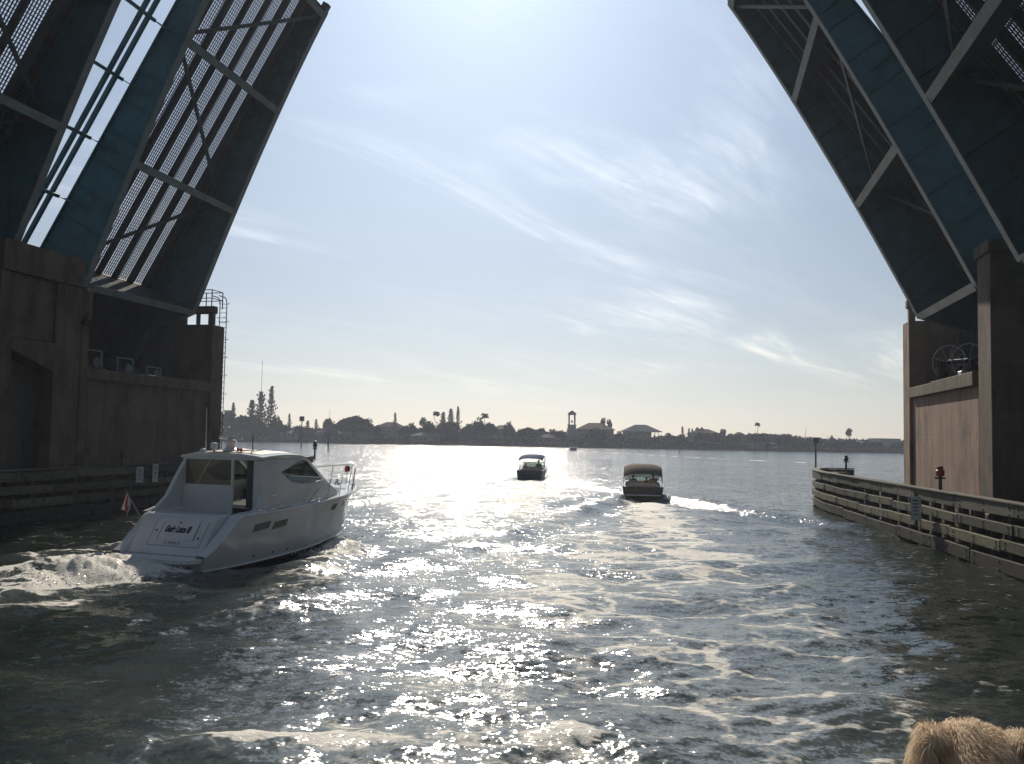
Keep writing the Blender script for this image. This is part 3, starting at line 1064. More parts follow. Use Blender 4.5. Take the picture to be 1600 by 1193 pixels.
def pier(side, label):
    L = side == 'L'
    s = -1 if L else 1
    v0 = -31.0 if L else 11.5
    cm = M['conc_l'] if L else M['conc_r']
    org = (v0, 47.0, 0.0)
    T = thing('bridge_pier', label, 'bridge pier', uv(org[1], org[0], 0), BRZ, 'bascule piers of the drawbridge')

    def bb(mb, w0, w1, u0, u1, z0, z1):
        a, b = v0 + s * w0, v0 + s * w1
        return mb.bbox(min(a, b), max(a, b), u0, u1, z0, z1)
    N = lambda: BMB(org)
    ue = 53.1 if L else 54.1
    un = 40.4 if L else 41.25                    # where the near pillar ends
    # wall below the opening, in three cast lifts with recessed joints
    for z0, z1 in ((-3.0, 4.70), (4.706, 6.72)):
        part('wall_lift', bb(N(), 0.12, 1.3, un + 0.62, ue, z0, z1), cm, T, bevel=0.005)
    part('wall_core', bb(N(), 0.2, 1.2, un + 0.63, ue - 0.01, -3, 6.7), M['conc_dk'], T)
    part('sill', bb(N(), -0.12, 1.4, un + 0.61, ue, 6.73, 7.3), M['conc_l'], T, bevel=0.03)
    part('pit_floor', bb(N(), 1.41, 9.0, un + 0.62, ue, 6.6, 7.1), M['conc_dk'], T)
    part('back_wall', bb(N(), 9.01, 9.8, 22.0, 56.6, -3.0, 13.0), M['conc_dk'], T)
    # near pillar between the twin leaves
    top = 12.7 if L else 11.9
    if L:
        u_a, u_b = 34.9, 40.4
        part('pillar', bb(N(), 0.9, 9.0, u_a, u_b, -3.0, top), cm, T, bevel=0.03)
        # facing slabs with a deep, slant-topped opening
        part('pillar_face', bb(N(), -0.1, 0.89, 38.55, u_b, -3.0, 11.3), cm, T, bevel=0.02)
        part('pillar_face', bb(N(), -0.1, 0.89, u_a, 35.75, -3.0, 11.3), cm, T, bevel=0.02)
        p = N()
        a, b = v0 + 0.1, v0 - 0.89
        prof = [(35.76, 7.75), (38.54, 6.9), (38.54, 8.3), (35.76, 8.3)]
        p.prism([(q[0] - org[1], q[1]) for q in prof], a - org[0], b - org[0], 'X')
        part('lintel', p, cm, T)
        part('panel', bb(N(), 0.02, 0.89, 35.76, 38.54, 8.33, 11.3), cm, T, bevel=0.02)
        part('pillar_cap', bb(N(), -0.2, 0.89, u_a, u_b, 11.33, 12.75), cm, T, bevel=0.03)
        part('corbel', bb(N(), -0.3, 2.0, u_b + 0.01, u_b + 0.8, 9.5, 11.4), cm, T, bevel=0.25)
        part('rib', bb(N(), -0.16, 0.6, u_b + 0.01, u_b + 0.6, -3.0, 9.4), cm, T, bevel=0.05)
        part('opening_back', bb(N(), 0.86, 0.895, 35.76, 38.54, -3, 6.9), M['conc_dk'], T)  # dark sheet at the recess back, the opening's shade painted in
    else:
        part('pillar', bb(N(), -0.05, 9.0, 39.5, 41.24, -3.0, 12.0), M['conc_l'], T, bevel=0.03)  # unlit front gets the darker concrete, its shade put into the colour
        part('pillar_lining', bb(N(), 0.35, 1.6, 41.25, 41.85, -3.0, 11.5), cm, T, bevel=0.02)
        part('pillar_cap', bb(N(), -0.15, 1.5, 39.3, 41.35, 12.01, 12.5), M['conc_l'], T, bevel=0.03)
    # near bay, set back, under the near leaf
    part('near_wall', bb(N(), 1.5, 2.6, 22.0, 34.85 if L else 39.45, -3.0, 7.2), cm, T, bevel=0.02)
    # far pillar with a slot near its top
    uf0, uf1 = (53.11, 54.6) if L else (54.11, 55.7)
    part('far_pillar', bb(N(), -0.05, 2.6, uf0, uf1, -3.0, 11.05), cm, T, bevel=0.04)
    for w0, w1 in ((-0.05, 0.30), (1.02, 1.16), (1.95, 2.6)):
        part('far_pillar_head', bb(N(), w0, w1, uf0, uf0 + 0.3, 11.06, 11.75), cm, T)
    part('far_pillar_cap', bb(N(), -0.15, 2.7, uf0 - 0.06, uf0 + 0.42, 11.76, 12.25), cm, T, bevel=0.05)
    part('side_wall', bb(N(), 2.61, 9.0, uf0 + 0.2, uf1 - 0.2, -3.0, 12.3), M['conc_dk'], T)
    part('footing', bb(N(), -0.6, 10.0, 38.2 if not L else 34.0, uf1 + 0.7, -3.0, 1.55), M['conc_l'], T, bevel=0.06)
    part('approach_slab', bb(N(), 9.81, 30.0, 22.0, 56.6, 12.2, 13.0), M['conc_dk'], T)
    for u in (25.0, 34.0, 45.0, 54.0):
        part('approach_column', bb(N(), 24.0, 25.4, u - 0.7, u + 0.7, -3.0, 12.19), M['conc_l'], T)
    return T, bb, N


PL, bbL, NL = pier('L', 'dark shaded concrete drawbridge pier on the left, behind the white motor yacht')
PR, bbR, NR = pier('R', 'sun-tinted stained concrete drawbridge pier on the right, behind the timber fender')


# caged ladder on the left pier's far corner
def ladder():
    base = uv(54.95, -31.3, 0.3)
    T = thing('caged_ladder', 'thin metal access ladder with hooped top on the far corner of the left pier', 'ladder', base, BRZ)
    H = 12.3
    for dv in (-0.25, 0.25):
        mb = MB()
        pts = [(dv, 0, 0), (dv, 0, H)] + [(dv, -0.35 + 0.35 * math.cos(a), H + 0.45 * math.sin(a)) for a in (0.4, 0.8, 1.2, 1.57)] + [(dv, -1.0, H + 0.45)]
        mb.tube(pts, 0.035, 6)
        part('stile', mb, M['darkmetal'], T)
    for k in range(int(H / 0.33)):
        mb = MB()
        mb.tube([(-0.25, 0, 0.2 + 0.33 * k), (0.25, 0, 0.2 + 0.33 * k)], 0.018, 5)
        part('rung', mb, M['darkmetal'], T)
    for k in range(8):
        z = 4.0 + 1.2 * k
        mb = MB()
        mb.tube([(0.36 * math.cos(a) + 0.0, 0.36 * math.sin(a) * 1.1 + 0.02, z) for a in [math.pi * q / 8 for q in range(9)]], 0.02, 5)
        part('cage_hoop', mb, M['darkmetal'], T)
    for z in (3, 6, 9, 11.4):
        mb = MB()
        for dv in (-0.25, 0.25):
            mb.beam((dv, 0, z), (dv, -0.32, z), 0.04, 0.04)
        part('standoff', mb, M['darkmetal'], T)
    R_ = thing('guard_railing', 'small metal guard railing on top of the left pier by the ladder', 'railing', uv(53.9, -31.6, 12.25), BRZ)
    for (a, b) in (((-1.9, -0.5), (-1.9, 0.75)), ((0.4, -0.6), (0.4, 0.75)), ((-0.8, 0.75), (-0.8, 0.75)), ((-0.8, -0.6), (-0.8, -0.6))):
        for p in {a, b}:
            mb = MB()
            mb.tube([(p[0], p[1], 0), (p[0], p[1], 1.1)], 0.035, 6)
            part('post', mb, M['darkmetal'], R_)
    for z in (0.55, 1.1):
        mb = MB()
        mb.tube([(-1.9, -0.55, z), (0.4, -0.6, z), (0.4, 0.75, z), (-1.9, 0.75, z)], 0.03, 6)
        part('rail', mb, M['darkmetal'], R_)


ladder()


def machinery():
    # cable reel on the right sill
    T = thing('cable_reel', 'bluish metal hoops of a cable reel standing on the right pier sill', 'cable reel', uv(47.0, 12.3, 7.30), BRZ + R(48))
    for k, du in enumerate((-0.35, 0.75)):
        mb = MB()
        mb.tube([(0.25 * k, du + 0.82 * math.cos(a), 0.88 + 0.82 * math.sin(a)) for a in [2 * math.pi * q / 28 for q in range(29)]], 0.028, 6, False)
        for q in range(4):
            a = math.pi * q / 4 + 0.3
            mb.tube([(0.25 * k, du + 0.8 * math.cos(a), 0.88 + 0.8 * math.sin(a)), (0.25 * k, du - 0.8 * math.cos(a), 0.88 - 0.8 * math.sin(a))], 0.018, 5)
        part('hoop', mb, M['reel'], T)
    mb = MB()
    mb.tube([(0.0, -0.35, 0.88), (0.25, 0.75, 0.88)], 0.12, 10)
    part('drum', mb, M['darkmetal'], T)
    mb = MB()
    mb.box(-0.25, 0.45, -0.6, -0.45, 0, 0.9)
    part('stand', mb, M['darkmetal'], T)
    part('stand', MB().box(-0.25, 0.45, 0.9, 1.02, 0, 0.9), M['darkmetal'], T)
    T = thing('junction_box', 'pale metal box at the foot of the cable reel', 'box', uv(45.6, 12.0, 7.30), BRZ)
    part('cabinet', MB().box(-0.15, 0.15, -0.3, 0.3, 0, 0.28), M['galv'], T, bevel=0.02)
    part('cable', MB().tube([(0, 0.3, 0.14), (0.1, 0.55, 0.1), (0.15, 0.9, 0.02)], 0.02, 5), M['black'], T)
    # drive machinery on the left sill
    lab = (('grey machinery frame with pale top bar on the left pier sill, nearest the pillar', 43.4, 1.3),
           ('grey machinery frame with pale top bar on the left pier sill, middle one', 46.2, 1.1),
           ('low grey machinery frame on the left pier sill, farthest one', 49.0, 0.8))
    for l, u, hh in lab:
        T = thing('drive_machine', l, 'machinery', uv(u, -33.0, 7.1), BRZ, 'bridge drive machines on the left pier')
        part('gearbox', MB().box(-0.5, 0.5, -0.6, 0.6, 0.1, 0.55 * hh), M['darkmetal'], T, bevel=0.04)
        part('base_plate', MB().box(-0.7, 0.8, -0.9, 0.9, 0, 0.098), M['darkmetal'], T)
        for du in (-0.7, 0.7):
            part('post', MB().box(0.55, 0.66, du - 0.06, du + 0.06, 0.1, hh), M['steel'], T)
        part('top_bar', MB().box(0.56, 0.65, -0.75, 0.75, hh + 0.002, hh + 0.07), M['steel'], T)
        part('wheel', MB().lathe([(0.05, 0.68), (0.3, 0.69), (0.32, 0.75), (0.3, 0.8), (0.05, 0.81)], 14, (0, 0.1, 0.5 * hh), 'X'), M['darkmetal'], T, True)
        part('shaft', MB().tube([(-0.2, -0.9, 0.35 * hh), (-0.2, 0.95, 0.35 * hh)], 0.08, 8), M['galv'], T)


machinery()


# ------------------------------------------------------------------ timber fenders
def resample(path, step):
    P = [Vector((p[0], p[1])) for p in path]
    L = [0]
    for a, b in zip(P[:-1], P[1:]):
        L.append(L[-1] + (b - a).length)

    def at(sv):
        sv = max(0, min(L[-1], sv))
        for i in range(len(P) - 1):
            if sv <= L[i + 1] + 1e-6:
                t = (sv - L[i]) / max(1e-6, L[i + 1] - L[i])
                return P[i].lerp(P[i + 1], t)
        return P[-1]
    return at, L[-1]


def smooth_path(pts, n=6):
    out = []
    for i in range(len(pts) - 1):
        p0 = Vector(pts[max(i - 1, 0)])
        p1, p2 = Vector(pts[i]), Vector(pts[i + 1])
        p3 = Vector(pts[min(i + 2, len(pts) - 1)])
        for k in range(n):
            t = k / n
            out.append(tuple(0.5 * ((2 * p1) + (p2 - p0) * t + (2 * p0 - 5 * p1 + 4 * p2 - p3) * t * t + (3 * p1 - p0 - 3 * p2 + p3) * t ** 3)))
    out.append(tuple(pts[-1]))
    return out


def fender(side, path_uv, label):
    s = 1 if side == 'R' else -1                # direction away from the channel
    org = path_uv[0]
    T = thing('timber_fender', label, 'timber fender', uv(org[0], org[1], 0), BRZ, 'timber channel fenders')
    pts = smooth_path([(p[1] - org[1], p[0] - org[0]) for p in path_uv])   # local (v, u)
    at, LT = resample(pts, 1)

    def nrm(sv):
        d = (at(sv + 0.2) - at(sv - 0.2)).normalized()
        return Vector((d.y, -d.x)) * (1 if side == 'R' else -1)            # away from the channel
    yl = 'wood_yel' if side == 'R' else 'wood_mid'  # unlit left fender takes darker timber here, shade put into the colour
    rows = [(1.86, 2.28, 0.24, 'wood_top'), (1.27, 1.62, 0.22, 'wood_mid'), (0.70, 1.08, 0.24, yl), (0.02, 0.50, 0.22, 'wood_low')]
    r = random.Random(3 if side == 'R' else 4)

    def strip(mb, s0, s1, off0, off1, z0, z1, tw=0.0):
        n = max(1, int((s1 - s0) / 0.9))
        ss = [s0 + (s1 - s0) * k / n for k in range(n + 1)]
        rings = []
        for q, sv in enumerate(ss):
            p, nn = at(sv), nrm(sv)
            a, b = p + nn * off0, p + nn * off1
            dz = tw * (q / n - 0.5)
            rings.append([(a.x, a.y, z0 + dz), (b.x, b.y, z0 + dz), (b.x, b.y, z1 + dz), (a.x, a.y, z1 + dz)])
        mb.loft(rings, True, True)
    for i, (z0, z1, th, mn) in enumerate(rows):
        sv = -0.0 - 1.7 * (i % 2)
        while sv < LT:
            e = min(LT, sv + r.uniform(3.7, 5.2))
            a = max(sv, 0)
            if e - a > 0.4:
                mb = MB()
                o = r.uniform(-0.02, 0.02)
                dz = r.uniform(-0.04, 0.04)
                strip(mb, a + 0.012, e - 0.012, o, o + th, z0 + dz, z1 + dz, r.uniform(-0.06, 0.06))
                wl_ = part('wale', mb, M[mn], T, bevel=0.022)
                bo = MB()
                for bs in (a + 0.35, (a + e) / 2, e - 0.35):
                    for bz in (z0 + 0.1, z1 - 0.1):
                        p_, n_ = at(bs), nrm(bs)
                        c_ = p_ + n_ * (o - 0.004)
                        bo.beam((c_.x, c_.y, bz + dz), (c_.x - n_.x * .02, c_.y - n_.y * .02, bz + dz), .07, .07)
                bq = part('bolt_heads', bo, M['darkmetal'], wl_)
                bq['kind'] = 'stuff'
            sv = e
    sv = 0.0
    while sv < LT:
        e = min(LT, sv + r.uniform(3.5, 4.6))
        mb = MB()
        strip(mb, sv + 0.01, e - 0.01, -0.06 + r.uniform(-0.02, 0.02), 0.42, 2.305, 2.375)
        part('cap_plank', mb, M['wood_top'], T, bevel=0.012)
        sv = e
    sv = 0.7
    while sv < LT - 0.2:
        p, nn = at(sv), nrm(sv)
        c = p + nn * 0.40
        d = Vector((-nn.y, nn.x))
        z1 = 2.28
        w = 0.15
        mb = MB()
        q = [c - d * w - nn * 0.14, c + d * w - nn * 0.14, c + d * w + nn * 0.16, c - d * w + nn * 0.16]
        mb.hexa([(v.x, v.y, -2.5) for v in q] + [(v.x, v.y, z1) for v in q])
        part('post', mb, M['wood_dark'], T, bevel=0.015)
        sv += 1.45
    sv = 1.5
    while sv < LT - 0.2:
        p, nn = at(sv), nrm(sv)
        c = p + nn * 1.15
        mb = MB()
        mb.tube([(c.x, c.y, -2.5), (c.x, c.y, 0.5), (c.x, c.y, 2.0)], [0.19, 0.18, 0.17], 9)
        part('pile', mb, M['wood_dark'], T, True)
        sv += 2.9
    mb = MB()
    strip(mb, 0.0, LT, 0.75, 1.5, 1.95, 2.1)
    part('walkway_board', mb, M['wood_dark'], T)
    return T, at, nrm, org


FR_PATH = [(19.0, 10.6), (31.0, 9.85), (41.0, 8.95), (51.0, 8.05), (58.5, 7.4), (63.0, 7.35), (66.3, 7.75), (68.6, 8.6), (69.2, 9.8), (68.6, 10.8)]
FL_PATH = [(22.0, -29.1), (33.0, -29.15), (48.0, -29.3), (58.0, -29.2), (63.0, -29.2), (66.3, -29.7), (68.6, -30.6)]
fender('R', FR_PATH, 'weathered grey-green timber fender wall with open rails in front of the right pier')
fender('L', FL_PATH, 'dark shaded timber fender wall along the left pier behind the yacht')


def fender_sign(name, label, u, v, z, w, h, m, s, lines, turn=0):
    T = thing(name, label, 'sign', uv(u, v, z), BRZ + R(turn), None)
    part('board', MB().box(-0.015, 0.015, -w / 2, w / 2, 0, h), m, T)
    for k, (y0, y1, zz, hh) in enumerate(lines):
        x = 0.0165 * s
        part('print', MB().box(min(x, x + 0.004 * s), max(x, x + 0.004 * s), y0 * w, y1 * w, zz * h, (zz + hh) * h), M['ink'], T)
    part('batten', MB().box(-0.05 if s > 0 else 0.017, -0.017 if s > 0 else 0.05, -0.06, 0.06, -0.25, h + 0.15), M['wood_dark'], T)


LN = [(-0.32, 0.3, 0.80, 0.06), (-0.25, 0.25, 0.66, 0.05), (-0.33, 0.33, 0.52, 0.05), (-0.2, 0.28, 0.38, 0.05), (-0.3, 0.2, 0.22, 0.05)]
fender_sign('notice_sign', 'white weathered notice board nailed to the right timber fender', 40.2, 8.72, 1.05, 0.46, 0.98, M['sign_white'], -1, LN, 42)
fender_sign('notice_sign', 'greenish pale notice board on the left fender, left of the pair', 43.15, -29.08, 1.42, 0.62, 0.82, M['sign_grey'], 1, LN)
fender_sign('notice_sign', 'bluish taller notice board on the left fender, right of the pair nearest the yacht', 44.55, -29.08, 1.38, 0.50, 0.98, M['sign_white'], 1, LN)


def nav_lamp(label, u, v, m, hh=0.85):
    T = thing('navigation_lamp', label, 'lamp', uv(u, v, 2.38), BRZ, 'navigation lamps on the fenders')
    part('post', MB().tube([(0, 0, -0.3), (0, 0, hh * 0.55)], 0.07, 8), M['darkmetal'], T)
    part('housing', MB().lathe([(0.08, hh * 0.55), (0.16, hh * 0.58), (0.17, hh * 0.8), (0.12, hh * 0.84)], 12), m, T, True)
    part('lens', MB().lathe([(0.11, hh * 0.842), (0.13, hh * 0.9), (0.11, hh * 0.98), (0.05, hh)], 12), M['red'] if m is not M['darkmetal'] else M['black'], T, True)
    part('bracket', MB().box(-0.2, 0.2, -0.03, 0.03, hh * 0.45, hh * 0.52), M['darkmetal'], T)


nav_lamp('red navigation lamp on a post on the right fender beside the pier wall', 39.3, 9.45, M['red'], 0.95)
nav_lamp('black lamp standing on the curved far end of the right fender', 68.4, 10.2, M['darkmetal'], 0.9)
nav_lamp('small dark lamp with pale cap on top of the left fender', 42.0, -29.35, M['darkmetal'], 0.8)

# ------------------------------------------------------------------ motor yacht
from mathutils.geometry import tessellate_polygon


def ip(xs, ys, x):
    """smooth interpolation through stations"""
    n = len(xs)
    if x <= xs[0]:
        return ys[0]
    if x >= xs[-1]:
        return ys[-1]
    for i in range(n - 1):
        if x <= xs[i + 1]:
            h = xs[i + 1] - xs[i]
            t = (x - xs[i]) / h
            d = lambda k: 0 if k < 0 or k > n - 2 else (ys[k + 1] - ys[k]) / (xs[k + 1] - xs[k])
            m0 = 0 if d(i - 1) * d(i) <= 0 else 2 * d(i - 1) * d(i) / (d(i - 1) + d(i))
            m1 = 0 if d(i) * d(i + 1) <= 0 else 2 * d(i) * d(i + 1) / (d(i) + d(i + 1))
            if i == 0:
                m0 = d(0)
            if i == n - 2:
                m1 = d(n - 2)
            t2, t3 = t * t, t * t * t
            return (2 * t3 - 3 * t2 + 1) * ys[i] + (t3 - 2 * t2 + t) * h * m0 + (-2 * t3 + 3 * t2) * ys[i + 1] + (t3 - t2) * h * m1


def plate_with_hole(mb, outer, hole, ysurf, th, sgn):
    """flat-ish panel in x,z with thickness th; ysurf(x,z) gives the outer face"""
    loops = [outer] + ([hole] if hole else [])
    allp = [p for l in loops for p in l]
    tris = tessellate_polygon([[Vector((p[0], p[1], 0)) for p in l] for l in loops])
    n = len(allp)
    vs = [(p[0], sgn * ysurf(*p), p[1]) for p in allp] + [(p[0], sgn * (ysurf(*p) - th), p[1]) for p in allp]
    fs = [tuple(t) for t in tris] + [tuple(i + n for i in t[::-1]) for t in tris]
    o = 0
    for l in loops:
        m = len(l)
        for i in range(m):
            j = (i + 1) % m
            fs.append((o + i, o + j, o + j + n, o + i + n))
        o += m
    return mb.add(vs, fs)


def yacht():
    T = thing('motor_yacht', 'white hardtop motor yacht passing the left pier, seen from its stern', 'motor yacht', (Y0[0], Y0[1], 0), R(90) - YH)
    X = [-0.35, 0, 0.6, 1.3, 3, 5, 7, 8.5, 9.6, 10.3, 10.62]
    HS = [1.78, 1.82, 1.87, 1.90, 1.93, 1.93, 1.78, 1.42, .90, .38, .05]
    ZS = [.44, .62, 1.08, 1.56, 1.64, 1.74, 1.86, 1.95, 2.01, 2.05, 2.07]
    HC = [1.70, 1.72, 1.75, 1.78, 1.80, 1.74, 1.45, 1.0, .5, .14, .02]
    ZC = [.03, .03, .03, .04, .09, .18, .33, .50, .74, 1.05, 1.4]
    ZK = [-.5, -.5, -.5, -.5, -.47, -.4, -.25, -.04, .25, .8, 1.4]
    xs = [-0.35 + 10.97 * k / 44 for k in range(45)]
    f = lambda ys, x: ip(X, ys, x)
    for sg, nm in ((1, 'port'), (-1, 'starboard')):
        rings = []
        for x in xs:
            hs, hc, zs, zc = f(HS, x), f(HC, x), f(ZS, x), f(ZC, x)
            r = []
            for k in range(9):
                t = k / 8
                fl = 1.0 - 0.22 * math.sin(math.pi * t) * (x / 10.6) ** 2      # flare forward
                r.append((x, sg * (hc + (hs - hc) * t) * fl if x > 5 else sg * (hc + (hs - hc) * t ** 0.8), zc + (zs - zc) * t))
            rings.append(r)
        hull = part('hull_side', MB().loft(rings), M['gel'], T, True)
        # spray rail, rub rail
        rub = MB()
        rub.tube([(x, sg * (f(HS, x) + 0.015), f(ZS, x) - 0.03) for x in xs if x > 1.2], 0.035, 6)
        part('rub_rail', rub, M['gel'], hull, True)
        ch = MB()
        ch.tube([(x, sg * (f(HC, x) + 0.02), f(ZC, x) + 0.01) for x in xs if x < 9.6], 0.035, 5)
        part('chine_rail', ch, M['gel'], hull, True)
        for (xa, xb) in ((1.75, 2.55), (2.75, 3.5)):
            mb = MB()
            q = []
            for (x, z) in ((xa, 1.02), (xb, 1.10), (xb + 0.12, 1.32), (xa + 0.12, 1.26)):
                q.append((x, z))
            plate_with_hole(mb, q, None, lambda x, z: f(HC, x) + (f(HS, x) - f(HC, x)) * max(0, (z - f(ZC, x)) / (f(ZS, x) - f(ZC, x))) ** 0.8 + 0.02, 0.05, sg)
            part('air_vent', mb, M['vent'], hull)
        for (xa, xb) in ((6.75, 7.15), (7.95, 8.3)):
            mb = MB()
            zc_ = 1.47 if xa < 7.5 else 1.53

            def ysf(x, z):
                t = (z - f(ZC, x)) / (f(ZS, x) - f(ZC, x))
                return (f(HC, x) + (f(HS, x) - f(HC, x)) * t) * (1.0 - 0.22 * math.sin(math.pi * t) * (x / 10.6) ** 2) + 0.012
            plate_with_hole(mb, [(xa, zc_ - 0.11), (xb, zc_ - 0.10), (xb + 0.03, zc_ + 0.12), (xa + 0.03, zc_ + 0.11)], None, ysf, 0.05, sg)
            part('portlight', mb, M['winglass'], hull)
        for xx in (1.9, 2.9, 3.7):
            part('drain', MB().ball((xx, sg * (f(HC, xx) + 0.05), f(ZC, xx) + 0.25 - 0.02 * xx), 0.03, 6, 4), M['black'], hull)
    rings = []
    for x in xs:
        hc, zc, zk = f(HC, x), f(ZC, x), f(ZK, x)
        rings.append([(x, hc, zc), (x, hc * 0.5, (zc + zk) / 2 - .03), (x, 0, zk), (x, -hc * 0.5, (zc + zk) / 2 - .03), (x, -hc, zc)])
    part('hull_bottom', MB().loft(rings), M['antifoul'], T)
    part('stem_bar', MB().tube([(10.62, 0, 2.05), (10.45, 0, 1.6), (10.3, 0, 1.2)], 0.05, 6), M['gel'], T, True)
    # decks
    rings = []
    for x in [2.5 + 8.1 * k / 26 for k in range(27)]:
        hb, z = f(HS, x) - 0.01, f(ZS, x)
        cr = 0.10
        rings.append([(x, hb * q, z - 0.02 + cr * (1 - q * q)) for q in (-1, -.8, -.5, -.2, 0, .2, .5, .8, 1)])
    part('deck', MB().loft(rings), M['gel'], T, True)
    for sg in (1, -1):
        rings = []
        for x in [-0.35 + 2.85 * k / 12 for k in range(13)]:
            hb, z = f(HS, x), f(ZS, x)
            inn = 1.42
            rings.append([(x, sg * hb, z), (x, sg * (hb - 0.08), z + 0.05), (x, sg * (inn + 0.05), z + 0.05), (x, sg * inn, z - 0.02), (x, sg * inn, 0.42)])
        part('coaming', MB().loft(rings), M['gel'], T, True)
    # transom with its door, name and seams
    tr = MB().prism([(-0.12, 0.42), (0.10, 0.75), (0.55, 1.42), (0.72, 1.58), (1.25, 1.60), (1.25, 0.42)], -1.41, 1.41)
    tz = part('transom', tr, M['gel'], T, bevel=0.03)
    sl = Vector((0.45, 0, 0.67)).normalized()                # up the slope
    nn = Vector((-0.67, 0, 0.45)).normalized()               # out of the slope
    ce = Vector((0.325, -0.25, 1.085))

    def on_slope(y, t, off):
        p = ce + Vector((0, y, 0)) + sl * t + nn * off
        return p

    def slope_box(mb, y0, y1, t0, t1, o0, o1):
        c = [on_slope(y, t, o) for o in (o0, o1) for (y, t) in ((y0, t0), (y1, t0), (y1, t1), (y0, t1))]
        return mb.hexa(c)
    # (seen from aft, port is on the left: +y is to the left)
    part('door_panel', slope_box(MB(), -0.62, 0.72, -0.28, 0.42, 0.0, 0.018), M['gel'], tz, bevel=0.008)
    seam = MB()
    part('name_plate_seam', slope_box(seam, -0.98, 1.05, -0.505, -0.49, 0.001, 0.006), M['greytext'], tz)
    for yy in (-0.95, 1.04):
        part('door_seam', slope_box(MB(), yy - 0.008, yy + 0.008, -0.49, 0.4, 0.001, 0.006), M['greytext'], tz)
    for yy in (0.735, -0.635):
        part('door_seam', slope_box(MB(), yy - 0.012, yy + 0.012, -0.28, 0.30, 0.001, 0.01), M['vent'], tz)

    def lettering(txt, size, y, t, m, shear=0, bold=0, off=0.022, sx=1.0):
        me = text_mesh(txt, size, shear, 0.003, bold)
        me.materials.append(m)
        o = obj('lettering', me, tz)
        # text x -> -y (to the right seen from aft), text y -> up the slope
        mtx = Matrix(((0, sl.x, nn.x), (-1, 0, nn.y), (0, sl.z, nn.z))).to_4x4()
        mtx.translation = on_slope(y, t, off)
        o.matrix_local = mtx @ Matrix.Diagonal((sx, 1, 1, 1))
        return o
    lettering('Gude Lutca III', 0.30, 0.10, 0.06, M['navy'], 0.25, 0.014, 0.022, 0.56)
    lettering('ST. PETERS. FL', 0.13, 0.10, -0.40, M['greytext'], 0.0, 0.0, 0.004, 0.80)
    part('star', MB().ball(on_slope(0.1, 0.30, 0.02), 0.035, 5, 4), M['navy'], tz)
    for yy, tt in ((0.9, 0.0), (-0.8, -0.2)):
        part('fitting', MB().ball(on_slope(yy, tt, 0.02), 0.03, 6, 4), M['black'], tz)
    # swim platform and lower transom
    outl = [(0.0, 1.72), (-0.45, 1.70), (-0.72, 1.45), (-0.85, 0.9), (-0.9, 0), (-0.85, -0.9), (-0.72, -1.45), (-0.45, -1.70), (0.0, -1.72)]
    part('swim_platform', MB().prism(outl, 0.27, 0.415, 'Z'), M['gel'], T, bevel=0.02)
    part('lower_transom', MB().prism([(-0.36, -0.45), (-0.30, 0.265), (0.1, 0.265), (0.1, -0.45)], -1.70, 1.70), M['gel'], T, bevel=0.03)
    for yy in (-1.2, 0.2, 1.2):
        part('underwater_lamp', MB().ball((-0.37, yy, 0.12), 0.05, 6, 4), M['black'], T)
    for yy in (0.5, 0.9):
        part('platform_fitting', MB().box(-0.88, -0.80, yy - 0.1, yy + 0.1, 0.33, 0.36), M['black'], T)
    # cockpit
    part('cockpit_sole', MB().box(1.26, 6.4, -1.40, 1.40, 0.55, 0.62), M['gel_tan'], T)
    part('cockpit_seat', MB().box(1.27, 1.85, -0.9, 1.35, 0.62, 1.08), M['gel'], T, bevel=0.04)
    part('seat_cushion', MB().box(1.28, 1.84, -0.88, 1.33, 1.085, 1.2), M['cushion'], T, bevel=0.04)

    # house sides with their windows
    yb = lambda x, z: (1.73 - 0.10 * (z - 1.62)) * (1.0 if x < 5.0 else 1.0 - 0.055 * (x - 5.0) ** 1.3)
    outer = [(2.45, 1.66), (2.50, 3.1), (2.62, 3.30), (4.92, 3.37), (5.25, 3.26), (6.62, 2.42), (7.5, 2.02), (7.5, 1.86), (5.0, 1.72)]
    hole = [(3.55, 2.86), (4.1, 3.02), (4.55, 3.22), (4.95, 3.25), (5.15, 3.2), (6.20, 2.52), (6.05, 2.44), (4.7, 2.42), (4.1, 2.52)]
    for sg in (1, -1):
        o = part('cabin_side', plate_with_hole(MB(), outer, hole, yb, 0.07, sg), M['gel'], T, bevel=0.006)
        pane = [(x + 0.0, z) for x, z in hole]
        part('window_glass', plate_with_hole(MB(), pane, None, lambda x, z: yb(x, z) - 0.03, 0.012, sg), M['glass'], o)
        bar = MB()
        bar.tube([(4.0, sg * (yb(4.0, 2.6) - 0.01), 2.72), (6.15, sg * (yb(6.1, 2.6) - 0.01), 2.60)], 0.018, 5)
        part('window_bar', bar, M['gel'], o)
        # fairing running down to the quarter
        if sg > 0:
            fa = [(0.85, 1.60), (1.35, 1.72), (1.75, 2.05), (2.15, 2.75), (2.44, 3.2), (2.44, 1.62)]
        else:
            fa = [(1.9, 1.62), (2.2, 1.78), (2.44, 2.2), (2.44, 1.62)]
        part('quarter_fairing', plate_with_hole(MB(), fa, None, lambda x, z: 1.75 - 0.10 * (z - 1.62), 0.16, sg), M['gel'], o, bevel=0.02)
        gr = MB()
        gr.tube([(2.8, sg * (yb(2.8, 2.3) + 0.05), 2.05), (2.8, sg * (yb(2.8, 2.3) + 0.09), 2.10), (3.15, sg * (yb(2.8, 2.3) + 0.09), 2.12), (3.2, sg * (yb(2.8, 2.3) + 0.05), 2.10)], 0.015, 5)
        part('grab_rail', gr, M['chrome'], o, True)
    # windshield in three panes between frames
    top = lambda y: (5.12 + 0.35 * (1 - (y / 1.4) ** 2), 3.30 + 0.05 * (1 - (y / 1.4) ** 2))
